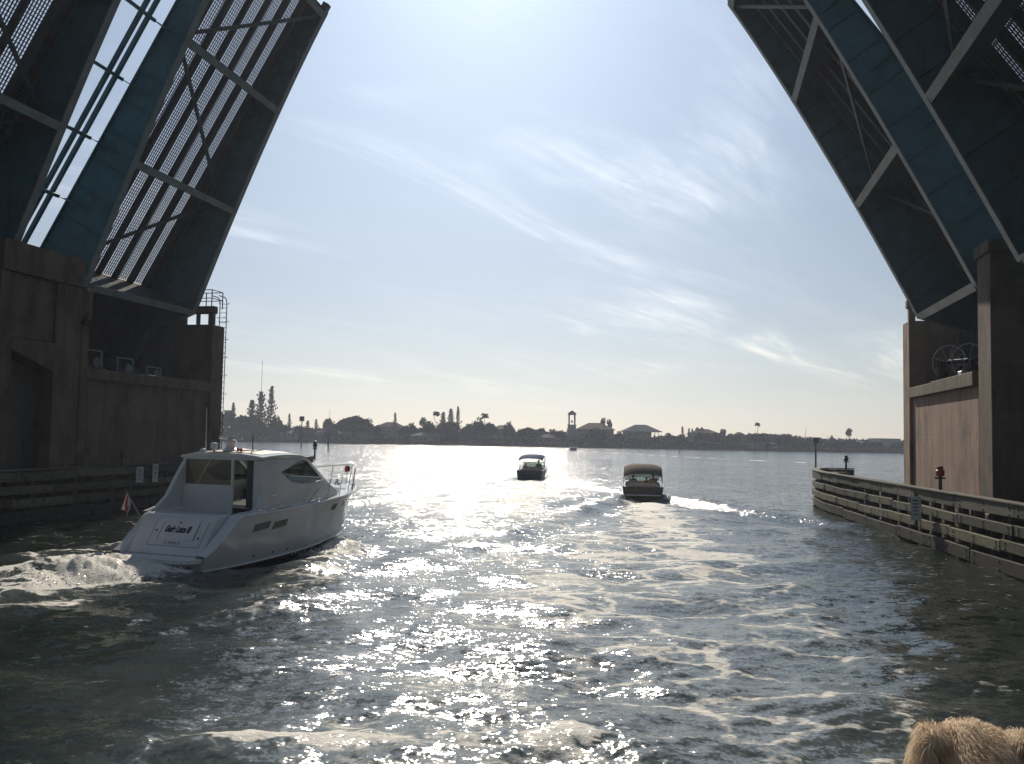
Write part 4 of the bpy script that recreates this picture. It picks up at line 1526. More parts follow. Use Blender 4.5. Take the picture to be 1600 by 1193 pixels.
    bot = lambda y: (6.52 + 0.55 * (1 - (y / 1.5) ** 2), 2.42)
    for a, b in ((-1.33, -0.47), (-0.43, 0.43), (0.47, 1.33)):
        rings = []
        for k in range(5):
            y = a + (b - a) * k / 4
            rings.append([(top(y)[0], y, top(y)[1]), (bot(y)[0], y * 1.03, bot(y)[1])])
        part('windshield_pane', MB().loft(rings), M['glass'], T, True)
    for y in (-1.37, -0.45, 0.45, 1.37):
        part('windshield_frame', MB().beam((top(y)[0], y, top(y)[1]), (bot(y)[0], y * 1.03, bot(y)[1]), 0.07, 0.05), M['gel'], T)
    # trunk cabin forward
    rings = []
    for k in range(15):
        x = 6.35 + 3.3 * k / 14
        t = k / 14
        hb = min(1.42 * (1 - t ** 2.2) + 0.05, max(0.03, f(HS, x) - 0.28))
        h = 0.56 * (1 - t ** 1.2) + 0.05
        z = f(ZS, x)
        rings.append([(x, hb, z - 0.02), (x, hb * 0.96, z + h * 0.55), (x, hb * 0.8, z + h * 0.85), (x, hb * 0.4, z + h), (x, 0, z + h * 1.03),
                      (x, -hb * 0.4, z + h), (x, -hb * 0.8, z + h * 0.85), (x, -hb * 0.96, z + h * 0.55), (x, -hb, z - 0.02)])
    tk = part('trunk_cabin', MB().loft(rings), M['gel'], T, True)
    part('deck_hatch', MB().box(7.7, 8.2, -0.27, 0.27, 2.28, 2.36), M['winglass'], tk, bevel=0.02)
    # hardtop
    rings = []
    for k in range(15):
        t = k / 14
        x = 2.42 + 2.98 * t
        hb = 1.67 - 0.17 * t ** 3
        zt = 3.35 + 0.10 * math.sin(math.pi * min(1, t * 0.9 + 0.08)) - 0.16 * max(0, (t - 0.75) / 0.25) ** 2
        r = []
        for q in (-1, -.97, -.85, -.5, 0, .5, .85, .97, 1):
            r.append((x, hb * q, zt + 0.12 * (1 - abs(q) ** 2.4)))
        r += [(x, hb * q, zt + 0.06 * (1 - abs(q) ** 2.4) - 0.07) for q in (.99, .5, 0, -.5, -.99)]
        rings.append(r)
    ht = part('hardtop', MB().loft(rings, True, True), M['gel'], T, True)
    rings = []
    for k in range(9):
        t = 0.1 + 0.72 * k / 8
        x = 2.42 + 2.98 * t
        hb = (1.67 - 0.17 * t ** 3) * 0.84
        zt = 3.35 + 0.10 * math.sin(math.pi * min(1, t * 0.9 + 0.08)) - 0.16 * max(0, (t - 0.75) / 0.25) ** 2
        rings.append([(x, hb * q, zt + 0.124 + 0.006 - 0.12 * abs(q * .84) ** 2.4) for q in (-1, -.7, -.35, 0, .35, .7, 1)])
    part('nonskid_panel', MB().loft(rings), M['gel_tan'], ht, True)
    # aft bulkhead, clear curtain, door
    part('aft_bulkhead', MB().box(2.46, 2.56, -0.48, 1.60, 0.62, 2.42), M['gel'], T, bevel=0.02)
    cu = MB().box(2.49, 2.50, -0.40, 1.46, 2.44, 3.26)
    part('clear_curtain', cu, M['vinyl'], T)
    for y0_, y1_ in ((-0.50, -0.41), (1.47, 1.57)):
        part('curtain_post', MB().box(2.46, 2.53, y0_, y1_, 2.425, 3.31), M['gel'], T)
    part('curtain_header', MB().box(2.47, 2.54, -1.52, 1.56, 3.262, 3.38), M['gel'], T)
    part('curtain_zip', MB().beam((2.485, 0.95, 2.46), (2.485, 0.45, 3.28), 0.02, 0.01, (1, 0, 0)), M['whitecloth'], T)
    part('sliding_door', MB().box(2.58, 2.63, -1.28, -0.95, 0.64, 3.26), M['winglass'], T)
    part('door_post', MB().box(2.46, 2.55, -1.62, -1.29, 0.64, 3.25), M['gel'], T, bevel=0.02)
    # saloon inside: helm seat, console, sofa
    hs = part('helm_seat', MB().box(3.9, 4.4, -0.95, -0.25, 1.25, 1.42).box(3.88, 4.0, -0.95, -0.25, 1.425, 2.1), M['cushion'], T, bevel=0.03)
    part('seat_base', MB().box(4.05, 4.25, -0.75, -0.45, 0.63, 1.245), M['gel'], hs)
    part('dashboard', MB().box(5.2, 6.3, -1.2, 1.2, 1.6, 2.15), M['black'], T, bevel=0.05)
    part('steering_wheel', MB().tube([(5.1, -0.6 + 0.22 * math.cos(a), 2.0 + 0.22 * math.sin(a)) for a in [2 * math.pi * q / 16 for q in range(17)]], 0.02, 5, False), M['black'], T, True)
    part('sofa', MB().box(3.2, 4.9, 0.6, 1.35, 0.63, 1.15), M['cushion'], T, bevel=0.05)
    part('wall_panel', MB().box(6.31, 6.38, -1.25, 1.25, 0.63, 2.1), M['cushion'], T)
    # gear on the hardtop
    rd = part('radar', MB().lathe([(0.26, 0), (0.26, 0.05), (0.17, 0.10), (0.17, 0.22), (0.20, 0.26), (0.18, 0.36), (0.08, 0.38)], 14, (3.15, 0.18, 3.55)), M['gel'], T, True)
    bar_d = Vector((math.sin(R(0)), 1, 0)).normalized()
    cx = Vector((3.15, 0.18, 3.99))
    # antenna bar lies square to the line of sight of a boat astern
    part('antenna_bar', MB().beam(cx - Vector((0.25, 0.66, 0)), cx + Vector((0.25, 0.66, 0)), 0.11, 0.10), M['gel'], rd, bevel=0.02)
    part('search_light', MB().lathe([(0.05, 0), (0.05, 0.12), (0.12, 0.13), (0.13, 0.30), (0.04, 0.32)], 10, (2.75, 0.55, 3.50)), M['gel'], T, True)
    for (x, y, z0, z1, lab) in ((2.7, 0.85, 3.46, 5.0, 0), (3.3, -0.62, 3.50, 4.1, 0)):
        part('whip_antenna', MB().tube([(x, y, z0), (x - 0.03, y, z1)], [0.022, 0.012], 5), M['gel'] if z1 > 4.5 else M['darkmetal'], T)
    hr = MB()
    hr.tube([(2.75, -0.95, 3.45), (2.8, -0.95, 3.55), (3.9, -0.90, 3.62), (3.95, -0.9, 3.53)], 0.018, 5)
    part('roof_rail', hr, M['chrome'], T, True)
    hr = MB()
    hr.tube([(2.75, 1.15, 3.42), (2.8, 1.15, 3.52), (3.9, 1.1, 3.57), (3.95, 1.1, 3.5)], 0.018, 5)
    part('roof_rail', hr, M['chrome'], T, True)
    part('horn', MB().tube([(3.4, -0.25, 3.60), (3.0, -0.30, 3.60), (2.9, -0.31, 3.60)], [0.02, 0.03, 0.06], 8), M['red'], T, True)
    part('horn', MB().tube([(3.4, -0.42, 3.59), (2.9, -0.50, 3.59), (2.8, -0.51, 3.59)], [0.02, 0.03, 0.06], 8), M['red'], T, True)
    part('horn_base', MB().box(3.3, 3.5, -0.52, -0.2, 3.50, 3.58), M['darkmetal'], T)
    part('antenna_dome', MB().ball((2.72, 0.98, 3.52), (0.12, 0.12, 0.1), 10, 6), M['gel'], T, True)
    # bow rail
    for sg in (1, -1):
        xs_ = [4.9, 5.4, 6.2, 7.2, 8.2, 9.2, 10.0, 10.5]
        hh = [0.05, 0.42, 0.72, 0.80, 0.82, 0.82, 0.84, 0.86]
        pts = [(x + 0.25 * h, sg * max(0.04, f(HS, x) - 0.10), f(ZS, x) + h) for x, h in zip(xs_, hh)]
        part('bow_rail', MB().tube(pts, 0.016, 6), M['chrome'], T, True)
        for x, h in list(zip(xs_, hh))[2:]:
            yv = sg * max(0.04, f(HS, x) - 0.10)
            part('stanchion', MB().tube([(x, yv, f(ZS, x) - 0.02), (x + 0.25 * h, yv, f(ZS, x) + h)], 0.013, 5), M['chrome'], T)
        for x in (2.2, 5.6, 9.3):
            cl = MB()
            yv = sg * (f(HS, x) - 0.12)
            cl.tube([(x - 0.12, yv, f(ZS, x) + 0.07), (x + 0.12, yv, f(ZS, x) + 0.07)], 0.018, 5)
            cl.box(x - 0.05, x + 0.05, yv - 0.02, yv + 0.02, f(ZS, x) - 0.02, f(ZS, x) + 0.06)
            part('cleat', cl, M['chrome'], T, True)
    part('anchor_roller', MB().box(10.3, 10.95, -0.10, 0.10, 2.03, 2.11), M['chrome'], T, bevel=0.02)
    part('windlass', MB().lathe([(0.12, 0), (0.12, 0.1), (0.06, 0.13), (0.09, 0.2), (0.05, 0.24)], 10, (9.7, 0, 2.12)), M['chrome'], T, True)
    # life ring and dark red bundle on the pulpit
    part('pulpit_bag', MB().ball((10.05, -0.25, 2.75), (0.13, 0.12, 0.16), 8, 6), M['red'], T, True)
    return T


yacht()


def flag():
    b = Vector((Y0[0], Y0[1], 0)) + Vector((YF[0], YF[1], 0)) * 0.75 + Vector((-YS[0], -YS[1], 0)) * 1.72 + Vector((0, 0, 1.42))
    T = thing('ensign_flag', 'small red and white striped ensign drooping from a staff on the yacht port quarter', 'flag', b, R(90) - YH)
    top = Vector((-0.55, 0.12, 0.85))
    part('staff', MB().tube([(0, 0, 0), top], 0.016, 6), M['chrome'], T)
    rr = random.Random(2)
    n = 7
    for k in range(n):
        # stripes hang down as folds from the staff
        mb = MB()
        rings = []
        for j in range(8):
            t = j / 7
            rows = []
            for e in (0, 1):
                a = (k + e) / n
                p = top * (0.98 - 0.45 * a)
                fold = 0.05 * math.sin(5 * a * 3.1 + 2.2 * t)
                rows.append((p.x - 0.10 * t + fold * t - 0.05 * a, p.y + 0.07 * math.sin(7 * a + 1.2 * t) * t, p.z - (0.42 + 0.1 * (1 - a)) * t))
            rings.append(rows)
        mb.loft(rings)
        part('stripe', mb, M['redcloth'] if k % 2 == 0 else M['whitecloth'], T, True)


flag()


def spray():
    r = np.random.RandomState(21)
    V_, F_ = [], []

    def burst(f0, f1, s0, s1, n, h):
        for _ in range(n):
            f_, s_ = r.uniform(f0, f1), r.uniform(s0, s1)
            x, y = yw(f_, s_)
            z = 0.22 + h * r.rand() ** 2.2
            k = r.uniform(.006, .020) * (1.3 - z / (h + .5))
            o = len(V_)
            d = r.normal(size=(4, 3)) * k
            V_.extend([(x + a[0], y + a[1], z + a[2]) for a in d])
            F_.extend([(o, o + 1, o + 2), (o, o + 1, o + 3), (o, o + 2, o + 3), (o + 1, o + 2, o + 3)])
    burst(-2.6, -0.9, -1.6, 1.7, 1700, .32)
    burst(-5.0, -2.4, -2.0, 1.5, 900, .25)
    burst(6.2, 8.8, 0.9, 2.2, 900, .32)
    burst(3.0, 6.4, 2.2, 3.6, 500, .25)
    me = bpy.data.meshes.new('spray')
    me.from_pydata(V_, [], F_)
    me.materials.append(M['foam_drop'])
    o = obj('spray', me)
    o['kind'] = 'stuff'
    tag(o, 'fine white spray drops flying over the yacht wake and bow wave', 'spray')


M['foam_drop'] = mat('white_spray', (0.72, 0.72, 0.70), 0.3, var=0.1, vscale=5)
spray()


# ------------------------------------------------------------------ people
def person_meshes():
    V_, Rr, E_ = [], [], []

    def v(p, r):
        V_.append(p)
        Rr.append(r)
        return len(V_) - 1
    pel = v((0, 0, .10), (.15, .12))
    wai = v((0.0, 0, .28), (.13, .10))
    che = v((0.02, 0, .47), (.16, .11))
    nk = v((0.03, 0, .615), .058)
    hd0 = v((0.045, 0, .70), .075)
    hd1 = v((0.05, 0, .78), .098)
    hd2 = v((0.04, 0, .86), .07)
    E_ += [(pel, wai), (wai, che), (che, nk), (nk, hd0), (hd0, hd1), (hd1, hd2)]
    ns = v((0.155, 0, .755), .014)
    E_ += [(hd1, ns)]
    for s in (1, -1):
        er = v((0.04, s * .105, .76), .016)
        E_.append((hd1, er))
        sh = v((0.01, s * .19, .53), .062)
        el = v((0.06, s * .25, .27), .045)
        wr = v((0.30, s * .20, .25), .03)
        pa = v((0.375, s * .195, .255), (.036, .018))
        E_ += [(che, sh), (sh, el), (el, wr), (wr, pa)]
        for k in range(4):
            a = v((0.42, s * .195 + (k - 1.5) * .019, .25 - .002 * k), .0095)
            b = v((0.45 + .006 * (1.5 - abs(k - 1.5)), s * .195 + (k - 1.5) * .020, .225), .0085)
            E_ += [(pa, a), (a, b)]
        a = v((0.36, s * (.195 - .045), .262), .011)
        b = v((0.395, s * (.195 - .06), .25), .009)
        E_ += [(pa, a), (a, b)]
        hi = v((0.06, s * .10, .07), .092)
        kn = v((0.44, s * .13, .10), .062)
        an = v((0.46, s * .13, -.32), .042)
        he = v((0.44, s * .13, -.38), .042)
        to = v((0.60, s * .14, -.395), .03)
        E_ += [(pel, hi), (hi, kn), (kn, an), (an, he), (he, to)]
    body = skin_mesh(V_, Rr, E_, 'person_body', 1, 0)
    V2 = [(0, 0, .06), (0, 0, .28), (.02, 0, .47), (.028, 0, .57), (.01, .19, .53), (.04, .235, .36), (.01, -.19, .53), (.04, -.235, .36)]
    shirt = skin_mesh(V2, [(.175, .15), (.15, .125), (.18, .13), .07, .08, .066, .08, .066], [(0, 1), (1, 2), (2, 3), (2, 4), (4, 5), (2, 6), (6, 7)], 'shirt', 1, 0)
    V3 = [(0, 0, .12), (0, 0, .06), (.06, .10, .07), (.36, .125, .098), (.06, -.10, .07), (.36, -.125, .098)]
    shorts = skin_mesh(V3, [(.165, .14), (.165, .14), .108, .085, .108, .085], [(0, 1), (1, 2), (2, 3), (1, 4), (4, 5)], 'shorts', 1, 0)
    hair = MB().ball((0.03, 0, .82), (.108, .102, .085), 12, 8).mesh('hair', None, True)
    hat = MB().lathe([(.112, .80), (.115, .83), (.09, .91), (.02, .93)], 12, (0.04, 0, 0)).prism([(.10, -.07), (.22, -.05), (.22, .05), (.10, .07)], .80, .815, 'Z').mesh('hat', None, True)
    return body, shirt, shorts, hair, hat


PB = person_meshes()


def person(label, parent_mat, loc, shirt, hat=None, rz=0.0, sc=1.0):
    w = parent_mat @ Matrix.Translation(loc) @ Matrix.Rotation(rz, 4, 'Z') @ Matrix.Scale(sc, 4)
    T = thing('person', label, 'person')
    T.matrix_world = w

    def add(nm, me, m):
        me2 = me.copy()
        me2.materials.clear()
        me2.materials.append(m)
        return obj(nm, me2, T)
    add('body', PB[0], M['skin'])
    add('shirt', PB[1], M[shirt])
    add('shorts', PB[2], M['shorts'])
    if hat:
        add('hat', PB[4], M[hat])
    else:
        add('hair', PB[3], M['hair'])
    return T


# ------------------------------------------------------------------ open boats ahead
def open_boat(label, pos, heading, L, B, hullm, canm, can, engine, group):
    T = thing('open_motorboat', label, 'motorboat', (pos[0], pos[1], 0), R(90) - heading, group)
    X = [0, 0.3 * L, 0.6 * L, 0.8 * L, 0.93 * L, L]
    hs = [.47 * B, .5 * B, .49 * B, .38 * B, .2 * B, .03 * B]
    zs = [.80, .86, .98, 1.08, 1.14, 1.18]
    hc = [.42 * B, .45 * B, .40 * B, .26 * B, .09 * B, .02 * B]
    zc = [.03, .05, .12, .25, .45, .75]
    zk = [-.3, -.3, -.22, -.05, .25, .75]
    xs = [L * k / 20 for k in range(21)]
    rings = []
    for x in xs:
        a, b, c, d, e = ip(X, hs, x), ip(X, zs, x), ip(X, hc, x), ip(X, zc, x), ip(X, zk, x)
        rings.append([(x, a, b), (x, (a * .6 + c * .4) * 1.03, b * .6 + d * .4), (x, c, d), (x, 0, e), (x, -c, d), (x, -(a * .6 + c * .4) * 1.03, b * .6 + d * .4), (x, -a, b)])
    h = part('hull', MB().loft(rings), M[hullm], T, True)
    part('transom', MB().prism([(hs[0] * .98, .80), (hc[0], .0), (0, -.3), (-hc[0], .0), (-hs[0] * .98, .80)], -0.04, 0.0, 'X'), M[hullm], T)
    for sg in (1, -1):
        part('gunwale', MB().tube([(x, sg * ip(X, hs, x), ip(X, zs, x)) for x in xs], 0.045, 6), M['gel'], h, True)
        inn = [[(x, sg * ip(X, hs, x), ip(X, zs, x) + .005), (x, sg * max(0.01, ip(X, hs, x) - .22), ip(X, zs, x) + .02), (x, sg * max(0.005, ip(X, hs, x) - .26), .35)] for x in xs if x < .72 * L]
        part('side_liner', MB().loft(inn), M['gel'], T)
    fd = [[(x, ip(X, hs, x) * q, ip(X, zs, x) + .12 * (1 - q * q)) for q in (-1, -.6, 0, .6, 1)] for x in xs if x > .55 * L]
    part('foredeck', MB().loft(fd), M['gel'], T, True)
    part('floor', MB().box(.02, .7 * L, -.38 * B, .38 * B, .28, .34), M['gel_tan'], T)
    part('swim_platform', MB().box(-.55, -.045, -.42 * B, .42 * B, .22, .30), M['darkhull'] if hullm == 'darkhull' else M['gel'], T, bevel=.03)
    part('engine_hatch', MB().box(.02, .75, -.40 * B, .40 * B, .345, .84), M['darkhull' if hullm == 'darkhull' else 'tancloth'], T, bevel=.06)
    part('rear_trim', MB().box(-.06, .02, -.44 * B, .44 * B, .845, .90), M['gel'], T, bevel=.02)
    for yy in (.24 * B, -.24 * B):
        s_ = part('seat', MB().box(1.9, 2.4, yy - .27, yy + .27, .345, .72), M['cushion'], T, bevel=.04)
        part('seat_back', MB().box(1.8, 1.9, yy - .27, yy + .27, .73, 1.22), M['cushion'], s_, bevel=.04)
    part('console', MB().box(3.05, 3.5, -.36 * B, .36 * B, .345, 1.12), M['gel'], T, bevel=.06)
    for a, b in ((-.40, -.14), (-.12, .12), (.14, .40)):
        part('windshield_pane', MB().hexa([(3.45, a * B, 1.12), (3.45, b * B, 1.12), (3.47, b * B, 1.12), (3.47, a * B, 1.12), (3.2, a * B, 1.62), (3.2, b * B, 1.62), (3.22, b * B, 1.62), (3.22, a * B, 1.62)]), M['glass'], T)
    for q in (-.41, -.13, .13, .41):
        part('windshield_post', MB().tube([(3.47, q * B, 1.10), (3.2, q * B, 1.64)], .022, 5), M['darkmetal'], T)
    part('windshield_rail', MB().tube([(3.2, -.41 * B, 1.64), (3.2, .41 * B, 1.64)], .022, 5), M['darkmetal'], T)
    if can:
        zt, x0, x1, dz = can
        rings = []
        for k in range(9):
            t = k / 8
            x = x0 + (x1 - x0) * t
            z = zt - dz * (1 - t) ** 2.6 - .10 * t * t
            hb = .46 * B
            rings.append([(x, hb * q, z - .26 * abs(q) ** 4) for q in (-1, -.96, -.85, -.6, -.3, 0, .3, .6, .85, .96, 1)] + [(x, hb * q, z - .26 * abs(q) ** 4 - .03) for q in (.96, .6, 0, -.6, -.96)])
        part('canopy', MB().loft(rings, True, True), M[canm], T, True)
        for sg in (1, -1):
            y = sg * .455 * B
            for (xa, xb, zb) in ((x0 + .05, 1.6, zt - dz - .22), ((x0 + x1) / 2, 1.75, zt - dz * .3 - .24), (x1 - .1, 1.95, zt - .34)):
                part('canopy_pole', MB().tube([(xb, sg * .47 * B, .88), (xa, y, zb)], .02, 5), M['darkmetal' if canm == 'tancloth' else 'chrome'], T)
    part('aerial', MB().tube([(2.9, -.44 * B, .95), (2.8, -.44 * B, 2.9)], [.014, .008], 5), M['gel'], T)
    part('grab_rail', MB().tube([(.05, -.3 * B, .9), (.05, -.3 * B, 1.02), (.05, .3 * B, 1.02), (.05, .3 * B, .9)], .018, 5), M['chrome'], T, True)
    return T


def boat_mat(pos, heading):
    return Matrix.Translation((pos[0], pos[1], 0)) @ Matrix.Rotation(R(90) - heading, 4, 'Z')


GB = 'open motorboats under way in the channel'
HL, HR = R(9.0), R(7.0)
open_boat('dark hulled open motorboat with a blue canopy, ahead in the middle of the glitter', LB, HL, 6.4, 2.75, 'darkhull', 'bluecloth', (2.50, 0.9, 3.3, .46), True, GB)
open_boat('open motorboat with a tan canopy on dark poles, right of the blue-canopied one', RB, HR, 6.2, 2.95, 'tancloth', 'tancloth', (2.46, 0.5, 3.0, .72), True, GB)
mL, mR = boat_mat(LB, HL), boat_mat(RB, HR)
person('person in dark shirt seated on the left side of the blue-canopied boat', mL, (2.0, .66, .72), 'shirt_dark', None, 0, .92)
person('broad person in red shirt with dark cap at the right of the blue-canopied boat', mL, (2.0, -.66, .78), 'shirt_red', 'shirt_dark', 0, 1.15)
person('person in dark shirt seated on the left side of the tan-canopied boat', mR, (2.0, .70, .72), 'shirt_dark', None, 0, 1.0)
person('broad person in dark red shirt seated at the right of the tan-canopied boat', mR, (2.0, -.75, .72), 'shirt_red', None, 0, 1.08)
person('person in white cap and shirt seated ahead of the red-shirted one in the tan-canopied boat', mR, (2.62, -.30, .62), 'shirt_white', 'shirt_white', 0, .95)
part('helper_bench', MB().box(2.45, 2.95, -.55, -.05, .345, .62), M['cushion'], [o for o in S.objects if o.name.startswith('open_motorboat.001')][0], bevel=.03).name = 'bench'
HF = R(3)
open_boat('tiny distant open boat with two people, near the far shore', FB, HF, 5.6, 2.6, 'darkhull', None, None, True, GB)
mF = boat_mat(FB, HF)
person('person sitting on the left side of the tiny distant boat', mF, (2.0, .6, .72), 'shirt_dark', None, 0, 1.05)
person('person sitting on the right side of the tiny distant boat', mF, (2.0, -.6, .78), 'shirt_dark', None, 0, 1.15)


# ------------------------------------------------------------------ channel markers
def marker(label, pos, h, board):
    T = thing('channel_marker', label, 'channel marker', (pos[0], pos[1], 0), 0, 'channel marker piles')
    part('pile', MB().tube([(0, 0, -2), (0, 0, h)], [.17, .14], 8), M['wood_dark'], T, True)
    if board:
        part('daymark', MB().box(-board / 2, board / 2, -.2, -.16, h - board * .75, h + board * .25), M['black'], T)
    part('cap', MB().lathe([(.17, h + .002), (.12, h + .1), (.02, h + .16)], 8), M['darkmetal'], T)


marker('thin dark marker pile with a small board, rising just right of the yacht hardtop', (-60.3, 261), 8.6, 1.4)
marker('bare thin marker pile in the water left of the wide domed tree', (-44.3, 220), 4.4, 0)
marker('bare thin marker pile in the water below the broad hip-roofed house', (54.4, 293), 4.0, 0)
marker('marker pile with a dark square board, beyond the end of the right fender', (52.1, 155), 4.75, .95)
nav_lamp('black lamp at the far end of the left fender, behind the yacht windshield', 67.9, -30.2, M['darkmetal'], 1.2)

# ------------------------------------------------------------------ far shore
SH = 386.0
mb = MB()
mb.add([(-850, SH, -2), (850, SH, -2), (850, SH, 0.9), (-850, SH, 0.9), (850, 840, 3), (-850, 840, 3), (-850, SH + 12, 1.0), (850, SH + 12, 1.0)],
       [(0, 1, 2, 3), (3, 2, 7, 6), (6, 7, 4, 5)])
so = obj('shore_land', mb.mesh('shore_land', M['ground']))
so['kind'] = 'structure'
T = thing('seawall', 'low dark seawall running along the whole far shore', 'seawall', (0, SH - .6, 0))
part('wall', MB().box(-500, 500, 0, .55, -2, 1.05), M['seawall'], T)
part('cap', MB().box(-500, 500, -.1, .7, 1.052, 1.22), M['seawall'], T)


def cards(pts, sizes, seed, flat=0.0, dirs=None):
    """small leaf-clump faces scattered at pts"""
    r = np.random.RandomState(seed)
    n = len(pts)
    a = r.normal(size=(n, 3))
    a /= np.linalg.norm(a, axis=1)[:, None]
    b = r.normal(size=(n, 3))
    if dirs is not None:
        a = dirs + 0.35 * a
        a /= np.linalg.norm(a, axis=1)[:, None]
    b -= (b * a).sum(1)[:, None] * a
    b /= np.linalg.norm(b, axis=1)[:, None]
    s = sizes[:, None]
    k1, k2 = 0.6 + 0.6 * r.rand(n, 1), 0.6 + 0.6 * r.rand(n, 1)
    v = np.stack([pts - a * s * k1, pts + b * s * 0.55 * k2, pts + a * s * (1.7 - k1), pts - b * s * 0.5], 1).reshape(-1, 3)
    return v, [(4 * i, 4 * i + 1, 4 * i + 2, 4 * i + 3) for i in range(n)]


def crown_mesh(kind, seed):
    r = np.random.RandomState(seed)
    P, sz, D = [], [], None
    if kind in ('round', 'dome', 'bushy'):
        nb = {'round': 11, 'dome': 26, 'bushy': 14}[kind]
        n = {'round': 620, 'dome': 2000, 'bushy': 800}[kind]
        for k in range(nb):
            th, ph = r.rand() * 6.28, math.acos(1 - 1.1 * r.rand())
            rad = 0.34 * r.rand() ** 0.4
            c = np.array([rad * math.sin(ph) * math.cos(th), rad * math.sin(ph) * math.sin(th), 0.42 + 0.36 * math.cos(ph) * r.rand() ** .3])
            br = (0.17 if kind != 'dome' else 0.12) * (0.7 + 0.6 * r.rand())
            m = n // nb
            d = r.normal(size=(m, 3))
            d /= np.linalg.norm(d, axis=1)[:, None]
            P.append(c + d * br * (0.55 + 0.5 * r.rand(m, 1)))
            sz.append(np.full(m, 0.05 if kind != 'dome' else 0.03) * (0.6 + 0.8 * r.rand(m)))
        m = n // 2
        d = r.normal(size=(m, 3))
        d /= np.linalg.norm(d, axis=1)[:, None]
        d[:, 2] = np.abs(d[:, 2]) * 0.9 - 0.15
        P.append(np.array([0, 0, 0.42]) + d * np.array([.42, .42, .42]) * (r.rand(m, 1) ** .4))
        sz.append(np.full(m, 0.05))
    elif kind == 'pine':                              # narrow whorled cone
        lv = 13
        for k in range(lv):
            z = 0.14 + 0.84 * k / lv
            rr = 0.5 * (1 - (k / lv) ** 1.5) ** 0.9 * (0.55 + 0.6 * r.rand())
            for j in range(8):
                a = 6.28 * (j + r.rand()) / 8
                q = np.linspace(0.12, 1, 7)[:, None]
                ln = rr * (0.6 + 0.55 * r.rand())
                P.append(np.array([[math.cos(a), math.sin(a), 0.0]]) * ln * q + np.array([[0, 0, z]]) + np.array([[0, 0, 0.05]]) * q ** 2 + r.normal(size=(7, 3)) * [.02, .02, .006])
                sz.append(np.full(7, 0.045) * np.array([1, 1, 1])[0])
    elif kind == 'pom':                               # small tuft on a long stem
        for k in range(5):
            c = np.array([0.2 * r.normal(), 0.2 * r.normal(), 0.76 + 0.1 * k / 2]) * [.5, .5, 1]
            d = r.normal(size=(70, 3))
            d /= np.linalg.norm(d, axis=1)[:, None]
            P.append(c + d * [.32, .32, .09])
            sz.append(np.full(70, 0.055))
    P = np.concatenate(P)
    sz = np.concatenate(sz)
    if kind in ('pine', 'pom'):
        pass
    v, f = cards(P, sz * (1.35 if kind != 'pine' else 1.05), seed + 1)
    me = bpy.data.meshes.new('crown')
    me.from_pydata(v.tolist(), [], f)
    me.materials.append(M['needle' if kind in ('pine', 'pom') else 'leaf'])
    return me


def palm_crown(seed, feather):
    r = random.Random(seed)
    mb = MB()
    nf = 15
    for k in range(nf):
        a = 6.28 * k / nf + r.uniform(-.2, .2)
        up = r.uniform(-0.3, 0.95)
        L = (0.26 if feather else 0.17) * r.uniform(.85, 1.15)
        pts = []
        for q in range(6):
            t = q / 5
            pts.append(Vector((math.cos(a) * L * t, math.sin(a) * L * t, 0.90 + L * (up * t - 0.9 * t * t))))
        side = Vector((-math.sin(a), math.cos(a), 0))
        w = [0.01, .045, .055, .05, .035, .004] if feather else [.008, .01, .05, .075, .06, .01]
        for sg in (1, -1):
            rings = [[p, p + side * sg * ww + Vector((0, 0, -ww * .5))] for p, ww in zip(pts, w)]
            mb.loft(rings)
    return mb.mesh('crown', M['palm'])


def trunk_mesh(kind, seed):
    r = random.Random(seed)
    mb = MB()
    top = {'pine': .95, 'pom': .85, 'palm': .9}.get(kind, .5)
    w = {'pine': .045, 'pom': .085, 'palm': .018}.get(kind, .035)
    pts = [(0.02 * r.uniform(-1, 1) * q, 0.02 * r.uniform(-1, 1) * q, top * q / 5) for q in range(6)]
    mb.tube(pts, [w * (1.25 - .8 * q / 5) for q in range(6)], 6)
    if kind in ('round', 'dome', 'bushy'):
        for k in range(5):
            a = 6.28 * k / 5 + r.random()
            z = .22 + .05 * k
            mb.tube([(0, 0, z), (.14 * math.cos(a), .14 * math.sin(a), z + .13), (.27 * math.cos(a), .27 * math.sin(a), z + .2)], [.02, .014, .006], 5)
    return mb.mesh('trunk', M['bark'], True)


PROTO = {}
for kd, cnt in (('round', 4), ('bushy', 3), ('dome', 2), ('pine', 3), ('pom', 2)):
    PROTO[kd] = [(crown_mesh(kd, 100 + 13 * i + len(kd) * 7), trunk_mesh(kd, i)) for i in range(cnt)]
PROTO['sabal'] = [(palm_crown(5, False), trunk_mesh('palm', 1)), (palm_crown(6, False), trunk_mesh('palm', 2))]
PROTO['coco'] = [(palm_crown(7, True), trunk_mesh('palm', 3))]
KN = {'round': 'broadleaf_tree', 'bushy': 'broadleaf_tree', 'dome': 'broadleaf_tree', 'pine': 'norfolk_pine', 'pom': 'tufted_pine', 'sabal': 'palm_tree', 'coco': 'palm_tree'}


def ybase(px):
    return 688.5 + (px - 340) * 0.0178


def shore_xz(px, ytop, Y):
    hz = ybase(px) - 15.4
    return (px - 798.5) / 1414 * Y, 4.2 + (hz - ytop) * Y / 1414


tcount = [0]


